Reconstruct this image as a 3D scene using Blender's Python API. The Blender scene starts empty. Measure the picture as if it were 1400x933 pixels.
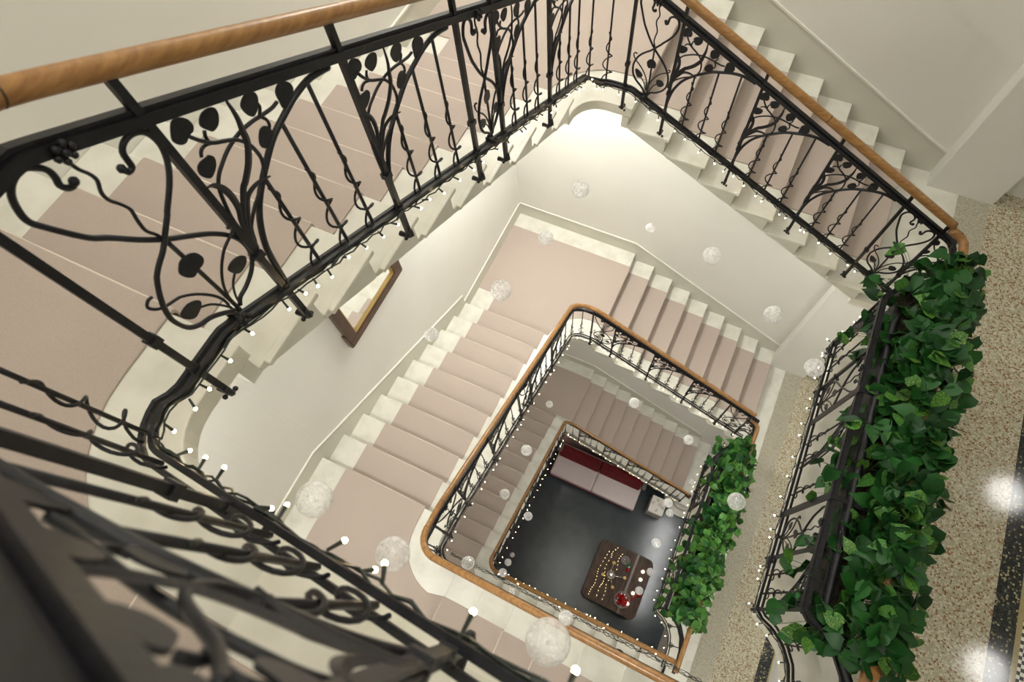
import bpy, bmesh, math, random
from mathutils import Vector, Matrix, noise
random.seed(7)
S = bpy.context.scene
COL = bpy.context.collection
PI = math.pi

# ------------------------------------------------------------------ camera
cam_d = bpy.data.cameras.new('camera')
cam = bpy.data.objects.new('camera', cam_d)
COL.objects.link(cam)
S.camera = cam
cam_d.sensor_width = 36.0
cam_d.lens = 817.21 * 36 / 1400
cam_d.clip_start = 0.02
R_ = Matrix(((0.900957, 0.429221, -0.063613), (0.369432, -0.835685, -0.406388), (-0.227590, 0.342638, -0.911483)))
CX, CY, CZ = 1.0959, -3.5910, 7.3584
cam.matrix_world = Matrix((
    (R_[0][0], -R_[1][0], -R_[2][0], CX), (R_[0][1], -R_[1][1], -R_[2][1], CY),
    (R_[0][2], -R_[1][2], -R_[2][2], CZ), (0, 0, 0, 1)))
cam_d.dof.use_dof = True
cam_d.dof.focus_distance = 3.2
cam_d.dof.aperture_fstop = 4.0

# ------------------------------------------------------------------ world, exposure
W = bpy.data.worlds.new('world'); S.world = W; W.use_nodes = True
bg = W.node_tree.nodes['Background']
bg.inputs[0].default_value = (1.0, 0.97, 0.9, 1); bg.inputs[1].default_value = 0.12
S.view_settings.view_transform = 'Standard'
S.view_settings.look = 'None'
S.view_settings.gamma = 1
S.view_settings.use_curve_mapping = False
S.view_settings.exposure = 0.0
S.cycles.max_bounces = 10
S.cycles.diffuse_bounces = 4
S.cycles.transparent_max_bounces = 24

# ------------------------------------------------------------------ heights (m, first half landing = 0)
r = 0.158785; g = 0.30
G1 = -9 * r; G2 = 18 * r; G3 = 44 * r
ZN0 = -4.8926; R0 = 0.163648; G0 = ZN0 - 13 * R0          # ground storey
SW0 = ZN0 + 12 * R0; RC0 = (G1 - SW0) / 9
YE, XE, YC = -0.42, -0.085, -3.73                           # well edges of the flights
YW, XW, YF = 1.116, -1.529, -5.22                          # wall faces
XG = 2.67                                                  # well edge of the galleries
TOP = 10.4

# ------------------------------------------------------------------ materials
def newmat(name):
    m = bpy.data.materials.new(name); m.use_nodes = True
    nt = m.node_tree; b = nt.nodes['Principled BSDF']
    return m, nt, b
def nd(nt, t, **kw):
    n = nt.nodes.new(t)
    for k, v in kw.items(): setattr(n, k, v)
    return n
def ramp(nt, stops, interp='LINEAR'):
    n = nt.nodes.new('ShaderNodeValToRGB'); cr = n.color_ramp; cr.interpolation = interp
    while len(cr.elements) < len(stops): cr.elements.new(0.5)
    for e, (p, c) in zip(cr.elements, stops): e.position = p; e.color = (*c, 1)
    return n
def noise_mat(name, c1, c2, scale, rough, bump=0.0, detail=4, spec=0.5, lo=0.35, hi=0.65, bscale=None, bdist=0.002, stretch=None, metal=0):
    m, nt, b = newmat(name)
    tc = nd(nt, 'ShaderNodeTexCoord'); out = tc.outputs['Object']
    if stretch:
        mp = nd(nt, 'ShaderNodeMapping'); mp.inputs['Scale'].default_value = stretch
        nt.links.new(out, mp.inputs[0]); out = mp.outputs[0]
    n = nd(nt, 'ShaderNodeTexNoise'); n.inputs['Scale'].default_value = scale; n.inputs['Detail'].default_value = detail
    nt.links.new(out, n.inputs[0])
    cr = ramp(nt, [(lo, c1), (hi, c2)]); nt.links.new(n.outputs[0], cr.inputs[0])
    nt.links.new(cr.outputs[0], b.inputs['Base Color'])
    b.inputs['Roughness'].default_value = rough; b.inputs['Specular IOR Level'].default_value = spec
    b.inputs['Metallic'].default_value = metal
    if bump:
        n2 = nd(nt, 'ShaderNodeTexNoise'); n2.inputs['Scale'].default_value = bscale or scale * 3; n2.inputs['Detail'].default_value = 3
        nt.links.new(out, n2.inputs[0])
        bp = nd(nt, 'ShaderNodeBump'); bp.inputs['Strength'].default_value = bump; bp.inputs['Distance'].default_value = bdist
        nt.links.new(n2.outputs[0], bp.inputs['Height']); nt.links.new(bp.outputs[0], b.inputs['Normal'])
    return m
def plain(name, c, rough=0.5, metal=0, spec=0.5, emit=None, es=0):
    m, nt, b = newmat(name)
    b.inputs['Base Color'].default_value = (*c, 1); b.inputs['Roughness'].default_value = rough
    b.inputs['Metallic'].default_value = metal; b.inputs['Specular IOR Level'].default_value = spec
    if emit: b.inputs['Emission Color'].default_value = (*emit, 1); b.inputs['Emission Strength'].default_value = es
    return m
M = {}
M['wall'] = noise_mat('wall_plaster', (.75, .735, .67), (.785, .77, .705), 1.2, .75, .05, bscale=180, spec=.25)
M['dado'] = noise_mat('dado_plaster', (.60, .585, .50), (.65, .63, .54), 2.0, .7, .1, bscale=150, spec=.25)
M['white'] = plain('white_paint', (.80, .78, .70), .45)
M['bright'] = plain('bright_white_paint', (.90, .90, .88), .5)
M['pink_wall'] = noise_mat('rose_plaster', (.60, .50, .46), (.66, .56, .51), 1.5, .8)
M['stone'] = noise_mat('cream_marble', (.585, .57, .485), (.72, .705, .625), 6, .38, .05, detail=8, lo=.25, hi=.6)
M['carpet'] = noise_mat('rose_beige_carpet', (.42, .35, .30), (.50, .42, .365), 260, .95, .5, spec=.1, lo=.2, hi=.8, bscale=700)
M['nosing'] = plain('painted_nosing_highlight', (.70, .62, .53), .6)  # carpet tone made lighter, a painted highlight for the nosings
M['added_red_glow'] = plain('added_red_lampshade', (.6, .02, .03), .5, emit=(1.0, .06, .10), es=7)  # glow of the added red lamp
M['iron'] = noise_mat('black_wrought_iron', (.004, .004, .006), (.010, .010, .014), 40, .45, .25, spec=.4, bscale=90)
M['wood'] = noise_mat('honey_wood', (.23, .108, .032), (.35, .18, .058), 16, .28, .1, detail=8, stretch=(1, 1, 6))
M['joint'] = plain('dark_joint', (.05, .025, .01), .6)
M['brownwood'] = noise_mat('dark_brown_wood', (.045, .020, .010), (.085, .04, .02), 12, .35, .05, stretch=(8, 1, 1))
M['gold'] = plain('gilt_bead', (.55, .38, .14), .35, .7)
M['mirror'] = plain('mirror_glass', (.92, .93, .92), .01, 1.0)
M['cable'] = plain('dark_green_cable', (.006, .012, .008), .45)
M['bulb'] = plain('warm_led', (1, .9, .7), .3, emit=(1.0, .72, .36), es=75)
M['tinybulb'] = plain('tiny_gold_led', (1, .9, .6), .3, emit=(1.0, .78, .35), es=5)
M['lamp'] = plain('lamp_diffuser', (1, 1, 1), .4, emit=(1.0, .985, .95), es=138)
M['lamp_mid'] = plain('dim_lamp_diffuser', (1, 1, 1), .4, emit=(1.0, .985, .955), es=40)
M['lamp_long'] = plain('long_lamp_diffuser', (1, 1, 1), .4, emit=(1.0, .99, .97), es=55)
M['lamp_small'] = plain('small_lamp_diffuser', (1, 1, 1), .4, emit=(1.0, .98, .94), es=20)
M['added_top_light'] = plain('added_top_light_diffuser', (1, 1, 1), .4, emit=(1.0, .965, .89), es=2.8)  # emission of the added panels above the well
M['metal'] = plain('brushed_metal', (.55, .55, .55), .3, 1)
M['black'] = plain('matt_black', (.008, .008, .009), .5)
M['soil'] = noise_mat('dark_soil', (.01, .007, .004), (.04, .025, .015), 60, .95, .5)

def terrazzo(name, base, chips, scale, rough=.10):
    m, nt, b = newmat(name)
    tc = nd(nt, 'ShaderNodeTexCoord')
    v = nd(nt, 'ShaderNodeTexVoronoi'); v.inputs['Scale'].default_value = scale; v.inputs['Randomness'].default_value = 1
    nt.links.new(tc.outputs['Object'], v.inputs['Vector'])
    sp = nd(nt, 'ShaderNodeSeparateColor'); nt.links.new(v.outputs['Color'], sp.inputs[0])
    cr = ramp(nt, chips, 'CONSTANT'); nt.links.new(sp.outputs[0], cr.inputs[0])
    d = nd(nt, 'ShaderNodeMath', operation='LESS_THAN'); d.inputs[1].default_value = .62
    nt.links.new(v.outputs['Distance'], d.inputs[0])
    mx = nd(nt, 'ShaderNodeMix', data_type='RGBA'); mx.inputs[6].default_value = (*base, 1)
    nt.links.new(d.outputs[0], mx.inputs[0]); nt.links.new(cr.outputs[0], mx.inputs[7])
    nt.links.new(mx.outputs[2], b.inputs['Base Color']); b.inputs['Roughness'].default_value = rough
    return m
M['terr_pale'] = terrazzo('pale_fine_terrazzo', (.36, .33, .25), [(0, (.40, .37, .29)), (.3, (.47, .44, .35)), (.6, (.30, .26, .19)), (.8, (.52, .50, .41))], 150)
M['terr_brown'] = terrazzo('speckled_terrazzo', (.40, .36, .25), [(0, (.42, .38, .27)), (.25, (.60, .575, .455)), (.50, (.50, .465, .34)), (.74, (.27, .155, .08)), (.88, (.40, .32, .22)), (.94, (.20, .11, .055))], 80)
M['terr_dark'] = terrazzo('black_terrazzo', (.022, .024, .024), [(0, (.03, .033, .033)), (.4, (.05, .055, .055)), (.72, (.25, .22, .12)), (.82, (.02, .022, .022)), (.93, (.42, .38, .24))], 75)
M['terr_band'] = terrazzo('ochre_band', (.36, .30, .15), [(0, (.38, .31, .16)), (.5, (.44, .37, .20)), (.8, (.32, .26, .13))], 200)
m, nt, b = newmat('black_white_mosaic'); M['mosaic'] = m
tc = nd(nt, 'ShaderNodeTexCoord'); ck = nd(nt, 'ShaderNodeTexChecker'); ck.inputs['Scale'].default_value = 42
ck.inputs[1].default_value = (.75, .73, .64, 1); ck.inputs[2].default_value = (.012, .012, .012, 1)
nt.links.new(tc.outputs['Object'], ck.inputs[0]); nt.links.new(ck.outputs[0], b.inputs['Base Color']); b.inputs['Roughness'].default_value = .3
M['gfloor'] = noise_mat('slate_blue_floor', (.036, .050, .056), (.048, .064, .071), 3, .17, .12, bscale=240, spec=.5)
M['velvet'] = noise_mat('red_velvet', (.10, .002, .004), (.17, .004, .008), 14, .85)
M['linen'] = noise_mat('white_linen', (.62, .55, .54), (.72, .65, .64), 60, .9, .3, bscale=300)
M['piping'] = plain('rose_piping', (.45, .12, .20), .7)
M['table'] = noise_mat('walnut_top', (.038, .020, .011), (.075, .042, .024), 5, .5, .05, stretch=(6, 1, 1), spec=.25)
M['tableband'] = noise_mat('pale_walnut_band', (.085, .052, .032), (.12, .075, .048), 5, .3, stretch=(6, 1, 1))
M['red'] = plain('red_bauble', (.45, .008, .012), .12, .5)
M['silver'] = plain('polished_silver', (.82, .80, .80), .12, 1)
M['candle'] = plain('candle_glow', (1, .9, .8), .5, emit=(1, .78, .6), es=9)
M['grey'] = plain('grey_fabric', (.16, .14, .13), .8)

def leafmat(name, c1, c2, var=None):
    m, nt, b = newmat(name)
    oi = nd(nt, 'ShaderNodeObjectInfo'); cr = ramp(nt, [(0, c1), (1, c2)]); nt.links.new(oi.outputs['Random'], cr.inputs[0])
    last = cr.outputs[0]
    if var:
        tc = nd(nt, 'ShaderNodeTexCoord'); mp = nd(nt, 'ShaderNodeMapping'); mp.inputs['Scale'].default_value = (9, 2.2, 3)
        nt.links.new(tc.outputs['Object'], mp.inputs[0])
        va = nd(nt, 'ShaderNodeVectorMath', operation='ADD'); nt.links.new(mp.outputs[0], va.inputs[0])
        cb = nd(nt, 'ShaderNodeCombineXYZ'); mu = nd(nt, 'ShaderNodeMath', operation='MULTIPLY'); mu.inputs[1].default_value = 40
        nt.links.new(oi.outputs['Random'], mu.inputs[0]); nt.links.new(mu.outputs[0], cb.inputs[0]); nt.links.new(cb.outputs[0], va.inputs[1])
        n = nd(nt, 'ShaderNodeTexNoise'); n.inputs['Scale'].default_value = 6; n.inputs['Detail'].default_value = 4
        nt.links.new(va.outputs[0], n.inputs[0])
        c2_ = ramp(nt, [(.56, (0, 0, 0)), (.62, (1, 1, 1))]); nt.links.new(n.outputs[0], c2_.inputs[0])
        mx = nd(nt, 'ShaderNodeMix', data_type='RGBA'); mx.inputs[7].default_value = (*var, 1)
        nt.links.new(c2_.outputs[0], mx.inputs[0]); nt.links.new(last, mx.inputs[6]); last = mx.outputs[2]
    nt.links.new(last, b.inputs['Base Color']); b.inputs['Roughness'].default_value = .42
    b.inputs['Specular IOR Level'].default_value = .28
    return m
M['leaf'] = leafmat('pothos_leaf', (.007, .042, .009), (.018, .095, .016))
M['leafv'] = leafmat('pothos_leaf_variegated', (.012, .08, .012), (.03, .15, .02), (.32, .42, .06))
M['leafg'] = leafmat('pothos_leaf_fresh', (.020, .11, .018), (.05, .20, .035), (.25, .36, .07))
M['stem'] = plain('pothos_stem', (.03, .07, .015), .5)
M['dead'] = plain('dry_leaf', (.32, .15, .04), .6)

# perforated sheet: real holes
m, nt, b = newmat('perforated_black_metal'); M['perf'] = m
b.inputs['Base Color'].default_value = (.01, .01, .01, 1); b.inputs['Roughness'].default_value = .5
tc = nd(nt, 'ShaderNodeTexCoord'); v = nd(nt, 'ShaderNodeTexVoronoi', voronoi_dimensions='2D'); v.inputs['Scale'].default_value = 110; v.inputs['Randomness'].default_value = 0
nt.links.new(tc.outputs['Object'], v.inputs['Vector'])
lt = nd(nt, 'ShaderNodeMath', operation='LESS_THAN'); lt.inputs[1].default_value = .36; nt.links.new(v.outputs['Distance'], lt.inputs[0])
tr = nd(nt, 'ShaderNodeBsdfTransparent'); mxs = nd(nt, 'ShaderNodeMixShader'); o_ = nt.nodes['Material Output']
nt.links.new(lt.outputs[0], mxs.inputs[0]); nt.links.new(b.outputs[0], mxs.inputs[1]); nt.links.new(tr.outputs[0], mxs.inputs[2]); nt.links.new(mxs.outputs[0], o_.inputs[0])

def glassmat(name, tint, milk):
    m, nt, b = newmat(name); nt.nodes.remove(b); out = nt.nodes['Material Output']
    tr = nd(nt, 'ShaderNodeBsdfTransparent'); tr.inputs[0].default_value = (*tint, 1)
    gl = nd(nt, 'ShaderNodeBsdfGlossy'); gl.inputs['Roughness'].default_value = .04
    df = nd(nt, 'ShaderNodeBsdfTranslucent'); df.inputs[0].default_value = (.95, .95, .95, 1)
    df2 = nd(nt, 'ShaderNodeBsdfDiffuse'); df2.inputs[0].default_value = (1, 1, 1, 1)
    ad = nd(nt, 'ShaderNodeMixShader'); nt.links.new(df.outputs[0], ad.inputs[1]); nt.links.new(df2.outputs[0], ad.inputs[2]); ad.inputs[0].default_value = .85
    tc = nd(nt, 'ShaderNodeTexCoord')
    n = nd(nt, 'ShaderNodeTexNoise'); n.inputs['Scale'].default_value = 45; n.inputs['Detail'].default_value = 8; n.inputs['Roughness'].default_value = .75
    nt.links.new(tc.outputs['Object'], n.inputs[0])
    cr = ramp(nt, [(.40, (milk * .22,) * 3), (.6, (milk,) * 3)]); nt.links.new(n.outputs[0], cr.inputs[0])
    lw = nd(nt, 'ShaderNodeLayerWeight'); lw.inputs[0].default_value = .35
    pw = nd(nt, 'ShaderNodeMath', operation='MULTIPLY'); pw.inputs[1].default_value = .40; nt.links.new(lw.outputs['Facing'], pw.inputs[0])
    ad2 = nd(nt, 'ShaderNodeMath', operation='ADD', use_clamp=True); nt.links.new(cr.outputs[0], ad2.inputs[0]); nt.links.new(pw.outputs[0], ad2.inputs[1])
    m1 = nd(nt, 'ShaderNodeMixShader'); nt.links.new(ad2.outputs[0], m1.inputs[0]); nt.links.new(tr.outputs[0], m1.inputs[1]); nt.links.new(ad.outputs[0], m1.inputs[2])
    bpn = nd(nt, 'ShaderNodeBump'); bpn.inputs['Strength'].default_value = .5; bpn.inputs['Distance'].default_value = .004
    nt.links.new(n.outputs[0], bpn.inputs['Height']); nt.links.new(bpn.outputs[0], gl.inputs['Normal'])
    lf = nd(nt, 'ShaderNodeLayerWeight'); lf.inputs[0].default_value = .5
    p4 = nd(nt, 'ShaderNodeMath', operation='POWER'); p4.inputs[1].default_value = 4; nt.links.new(lf.outputs['Facing'], p4.inputs[0])
    fr = nd(nt, 'ShaderNodeMath', operation='MULTIPLY_ADD'); fr.inputs[1].default_value = .35; fr.inputs[2].default_value = .06; nt.links.new(p4.outputs[0], fr.inputs[0])
    m2 = nd(nt, 'ShaderNodeMixShader'); nt.links.new(fr.outputs[0], m2.inputs[0]); nt.links.new(m1.outputs[0], m2.inputs[1]); nt.links.new(gl.outputs[0], m2.inputs[2])
    nt.links.new(m2.outputs[0], out.inputs[0])
    return m
M['glass'] = glassmat('bubbled_glass', (1, 1, 1), .42)
M['clear'] = glassmat('clear_glass', (.97, .97, .97), .08)
M['thread'] = glassmat('nylon_thread', (.99, .99, .99), 0)

# ------------------------------------------------------------------ mesh helpers
class MB:
    def __init__(s): s.v = []; s.f = []
    def add(s, vs, fs):
        o = len(s.v); s.v += [tuple(p) for p in vs]; s.f += [tuple(i + o for i in q) for q in fs]
    def box(s, x0, x1, y0, y1, z0, z1):
        s.add([(x, y, z) for z in (z0, z1) for y in (y0, y1) for x in (x0, x1)],
              [(0, 2, 3, 1), (4, 5, 7, 6), (0, 1, 5, 4), (2, 6, 7, 3), (0, 4, 6, 2), (1, 3, 7, 5)])
    def prism(s, poly, z0, z1):
        n = len(poly)
        s.add([(x, y, z0) for x, y in poly] + [(x, y, z1) for x, y in poly],
              [tuple(range(n - 1, -1, -1)), tuple(range(n, 2 * n))] + [(i, (i + 1) % n, n + (i + 1) % n, n + i) for i in range(n)])
    def build(s, name, mat, parent=None, smooth=False, bevel=0, bseg=1):
        me = bpy.data.meshes.new(name); me.from_pydata(s.v, [], s.f)
        bm = bmesh.new(); bm.from_mesh(me)
        bmesh.ops.recalc_face_normals(bm, faces=bm.faces)
        bm.to_mesh(me); bm.free()
        if smooth:
            for p in me.polygons: p.use_smooth = True
        me.materials.append(M[mat] if isinstance(mat, str) else mat)
        o = bpy.data.objects.new(name, me); COL.objects.link(o)
        if parent: o.parent = parent
        if bevel:
            b = o.modifiers.new('bevel', 'BEVEL'); b.width = bevel; b.segments = bseg; b.limit_method = 'ANGLE'
        return o
def tag(o, label=None, cat=None, group=None, kind=None):
    if label: o['label'] = label
    if cat: o['category'] = cat
    if group: o['group'] = group
    if kind: o['kind'] = kind
    return o
def empty(name, loc=(0, 0, 0), rz=0):
    o = bpy.data.objects.new(name, None); COL.objects.link(o); o.location = loc; o.rotation_euler.z = rz
    o.empty_display_size = .05
    return o
def smooth_pts(P, k=3):
    if len(P) < 3: return [Vector(p) for p in P]
    P = [Vector(p) for p in P]; out = []
    for i in range(len(P) - 1):
        a = P[i - 1] if i else P[0] * 2 - P[1]; b, c = P[i], P[i + 1]; d = P[i + 2] if i + 2 < len(P) else P[-1] * 2 - P[-2]
        for j in range(k):
            t = j / k
            out.append(.5 * ((2 * b) + (c - a) * t + (2 * a - 5 * b + 4 * c - d) * t * t + (3 * b - a - 3 * c + d) * t ** 3))
    out.append(P[-1]); return out
def tube(mb, P, rad, n=6, cap=True, flat=None, fn=None):
    """sweep a round (or flat) section along the points; rad may be a list; fn = plane normal for a flat section"""
    P = [Vector(p) for p in P]; m = len(P)
    if not isinstance(rad, (list, tuple)): rad = [rad] * m
    up = None; vs = []
    for i, p in enumerate(P):
        t = (P[min(i + 1, m - 1)] - P[max(i - 1, 0)])
        if t.length < 1e-9: t = Vector((0, 0, 1))
        t.normalize()
        if fn is not None: a = Vector(fn[i] if isinstance(fn, list) else fn)
        elif up is None: a = Vector((0, 0, 1)) if abs(t.z) < .9 else Vector((1, 0, 0))
        else: a = up
        a = a - t * a.dot(t)
        if a.length < 1e-6: a = t.orthogonal()
        a.normalize(); up = a; b = t.cross(a)
        ra = rad[i] if flat is None else flat
        for k in range(n):
            an = 2 * PI * k / n
            vs.append(p + a * (math.cos(an) * ra) + b * (math.sin(an) * rad[i]))
    fs = [(i * n + k, i * n + (k + 1) % n, (i + 1) * n + (k + 1) % n, (i + 1) * n + k) for i in range(m - 1) for k in range(n)]
    if cap: fs += [tuple(range(n - 1, -1, -1)), tuple((m - 1) * n + k for k in range(n))]
    mb.add(vs, fs)
def ball(mb, c, rad, nu=8, nv=5, sz=1.0):
    c = Vector(c); vs = [c + Vector((0, 0, rad * sz))]; fs = []
    for i in range(1, nv):
        for k in range(nu):
            a = PI * i / nv; p = 2 * PI * k / nu
            vs.append(c + Vector((rad * math.sin(a) * math.cos(p), rad * math.sin(a) * math.sin(p), rad * sz * math.cos(a))))
    vs.append(c - Vector((0, 0, rad * sz)))
    for k in range(nu):
        fs.append((0, 1 + k, 1 + (k + 1) % nu)); e = 1 + (nv - 2) * nu
        fs.append((len(vs) - 1, e + (k + 1) % nu, e + k))
        for i in range(nv - 2):
            a = 1 + i * nu; fs.append((a + k, a + nu + k, a + nu + (k + 1) % nu, a + (k + 1) % nu))
    mb.add(vs, fs)
def lathe(mb, prof, c=(0, 0, 0), n=20):
    vs = []; m = len(prof)
    for rr, z in prof:
        for k in range(n): a = 2 * PI * k / n; vs.append((c[0] + rr * math.cos(a), c[1] + rr * math.sin(a), c[2] + z))
    mb.add(vs, [(i * n + k, i * n + (k + 1) % n, (i + 1) * n + (k + 1) % n, (i + 1) * n + k) for i in range(m - 1) for k in range(n)])
def arc(cx, cy, R, a0, a1, n=8):
    return [(cx + R * math.cos(math.radians(a0 + (a1 - a0) * i / n)), cy + R * math.sin(math.radians(a0 + (a1 - a0) * i / n))) for i in range(n + 1)]
def boxo(name, mat, parent, *b, bevel=0, bseg=1):
    mb = MB(); mb.box(*b); return mb.build(name, mat, parent, bevel=bevel, bseg=bseg)
def struct(o): o['kind'] = 'structure'; return o

# ------------------------------------------------------------------ walls
struct(boxo('wall_left', 'wall', None, XW - .2, XW, YF - .2, YW + .2, G0 - .1, TOP))
struct(boxo('wall_back', 'wall', None, XW, 7.2, YW, YW + .2, G0 - .1, TOP))
struct(boxo('wall_front', 'wall', None, XW, 7.2, YF - .2, YF, G0 - .1, TOP))
struct(boxo('wall_right', 'wall', None, 7.0, 7.2, YF, YW, G2 - .3, TOP))
struct(boxo('wall_right_middle', 'bright', None, 3.87, 4.0, YF, YW, G1, G2 - .28))
struct(boxo('wall_right_lower', 'wall', None, 3.40, 3.5, YF, YW, G0, G1 - .28))
struct(boxo('ceiling', 'white', None, XW, 7.2, YF, YW, TOP, TOP + .2))
# pilaster at the foot of the flights, with a bevelled edge
mb = MB(); mb.prism([(2.69, YW + .05), (2.69, .954), (2.694, .95), (3.229, .95), (3.229, YW + .05)], G1, TOP)
struct(mb.build('wall_pilaster', 'wall'))
# ground floor
gf = struct(boxo('floor', 'gfloor', None, XW, 3.40, YF, YW, G0 - .1, G0))
# wall below the lowest flight
mb = MB(); mb2 = [(-1.5, G0), (3.0, G0), (2.9, G0 + .3), (2.6, G0 + .35), (-.03, ZN0 - .35), (-1.5, ZN0 - .35)]
n = len(mb2)
mb.add([(x, -.12, z) for x, z in mb2] + [(x, -.02, z) for x, z in mb2], [tuple(range(n)), tuple(range(2 * n - 1, n - 1, -1))] + [(i, n + i, n + (i + 1) % n, (i + 1) % n) for i in range(n)])
struct(mb.build('wall_under_stairs', 'pink_wall'))
struct(boxo('baseboard_under_stairs', 'black', None, 1.95, 2.95, -.155, -.12, G0, G0 + .16, bevel=.004))

# ------------------------------------------------------------------ galleries (floors)
BAY = [(2.62, -3.42), (2.59, -3.30), (2.53, -3.20), (2.44, -3.12), (2.335, -3.06), (2.325, -2.0), (2.34, -1.0), (2.41, -.86), (2.48, -.70), (2.54, -.56), (2.57, YE)]
def gallery_floor(z, xr, tiles, nm):
    f = struct(boxo(nm, 'white', None, XG, xr, YF, YW, z - .26, z - .012))
    mb = MB(); south, north = ([(2.31, YF), (2.31, -3.735), (2.63, -3.735)], [(2.36, YE), (2.36, YW)]) if tiles else ([(XG, YF), (XG, -3.6), (2.63, -3.6)], [(XG, YE), (XG, YW)])
    mb.prism(south + BAY + north + [(2.96, YW), (2.96, YF)], z - .09, z); mb.build('marble_border', 'stone', f, bevel=.004)
    boxo('terrazzo_band', 'terr_pale', f, 2.96, 3.21, YF, YW, z - .012, z)
    boxo('terrazzo_field', 'terr_brown', f, 3.21, 3.705, YF, YW, z - .012, z)
    boxo('dark_band', 'terr_dark', f, 3.705, 3.85, YF, YW, z - .012, z)
    if tiles:
        boxo('ochre_strip', 'terr_band', f, 3.85, 3.885, YF, YW, z - .012, z)
        boxo('mosaic_field', 'mosaic', f, 3.885, xr, YF, YW, z - .012, z)
    else:
        boxo('ochre_strip', 'terr_band', f, 3.85, xr, YF, YW, z - .012, z)
    return f
gallery_floor(G1, 3.87, False, 'floor_middle_gallery')
f2 = gallery_floor(G2, 7.0, True, 'floor_upper_gallery')
struct(boxo('floor_top_gallery', 'white', None, 3.1, 7.0, YF, YW, G3 - .3, G3))

# ------------------------------------------------------------------ stairs
FL = {'A': (lambda s, w, z: (-s, YE + w, z)), 'B': (lambda s, w, z: (XE - w, -s, z)), 'C': (lambda s, w, z: (s, YC - w, z))}
WD = {'A': YW - YE, 'B': XE - XW, 'C': YC - YF}
def flight(side, s0, z0, rr, n, label, wall_strip, well_strip, clabel, carpet_from=0, carpet=True):
    """steps 0..n-1 going uphill; the first nosing at s0, top at z0 + rr"""
    t = empty('stair_flight'); tag(t, label, 'stairs', 'marble stair flights')
    F = FL[side]; wd = WD[side] - .002; ov = .026
    for j in range(n):
        s = s0 + g * j; z = z0 + rr * (j + 1); mb = MB()
        prof = [(s - ov, z), (s + g, z), (s + g, z - .03), (s + .03, z - rr - .016), (s, z - rr - .03), (s, z - .028), (s - ov, z - .028)]
        k = len(prof)
        mb.add([F(a, -ov if i in (0, 1, 5, 6) and False else 0, b) for i, (a, b) in enumerate(prof)] + [F(a, wd, b) for a, b in prof],
               [tuple(range(k)), tuple(range(2 * k - 1, k - 1, -1))] + [(i, k + i, k + (i + 1) % k, (i + 1) % k) for i in range(k)])
        # tread slab overhanging the well end
        q = [F(s - ov, -.022, z - .028), F(s + g - ov - .002, -.022, z - .028), F(s + g - ov - .002, .01, z - .028), F(s - ov, .01, z - .028)]
        qq = [(a, b, z - .0005) for a, b, _ in q]
        mb.add(q + qq, [(0, 1, 2, 3), (7, 6, 5, 4), (0, 4, 5, 1), (1, 5, 6, 2), (2, 6, 7, 3), (3, 7, 4, 0)])
        mb.build('stone_step', 'stone', t, bevel=.006, bseg=2)
    s = s0 + g * n; z = z0 + rr * (n + 1); mb = MB()          # last riser, under the landing edge
    q = [F(a, b_, c_) for c_ in (z - rr - .03, z - .088) for b_ in (.0, wd) for a in (s, s + .05)]
    mb.add(q, [(0, 2, 3, 1), (4, 5, 7, 6), (0, 1, 5, 4), (2, 6, 7, 3), (0, 4, 6, 2), (1, 3, 7, 5)]); mb.build('top_riser', 'stone', t)
    if carpet:
        th = .009; P = []
        j0 = carpet_from
        P.append((s0 + g * j0 - .0 - th, z0 + rr * j0 + th))
        for j in range(j0, n):
            s = s0 + g * j; z = z0 + rr * (j + 1)
            P += [(s - th, z - .04), (s - ov - th, z - .034), (s - ov - th, z - .004), (s - ov - .002, z + th), (s + g - th, z + th)]
        s = s0 + g * n; z = z0 + rr * (n + 1)
        P += [(s - th, z - .04), (s - ov - th, z - .034), (s - ov - th, z - .004), (s - ov - .002, z + th), (s - .004, z + th + .0004)]
        mb = MB(); k = len(P)
        vs = [F(a, well_strip, b) for a, b in P] + [F(a, wd - wall_strip, b) for a, b in P] + [F(a + .006, well_strip, b - .012) for a, b in P] + [F(a + .006, wd - wall_strip, b - .012) for a, b in P]
        fs = []
        for i in range(k - 1):
            fs += [(i, i + 1, k + i + 1, k + i), (2 * k + i, i, i + 1, 2 * k + i + 1)[::-1], (k + i, 3 * k + i, 3 * k + i + 1, k + i + 1)[::-1]]
        mb.add(vs, fs)
        c = mb.build('stair_carpet', 'carpet')
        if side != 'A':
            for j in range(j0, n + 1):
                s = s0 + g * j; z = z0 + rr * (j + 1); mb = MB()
                tube(mb, [F(s - ov - .006, well_strip + .004, z + .004), F(s - ov - .006, wd - wall_strip - .004, z + .004)], .0042, 6); mb.build('nosing_highlight', 'nosing', c, smooth=True)  # pale rod stands in for light catching the rounded carpet nosing
        tag(c, clabel, 'carpet', 'rose beige stair carpets')
    return t
def landing(poly, z, label, cpoly, clabel):
    mb = MB(); mb.prism(poly, z - .085, z)
    o = mb.build('landing_slab', 'stone', bevel=.006, bseg=2); tag(o, label, 'landing', 'marble half landings')
    mb = MB(); mb.prism(cpoly, z + .0005, z + .009)
    c = mb.build('landing_carpet', 'carpet', bevel=.003); tag(c, clabel, 'carpet', 'rose beige landing carpets')
WS = .236
YCK = {0: -3.57, 1: -3.70, 2: -3.735}
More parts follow.
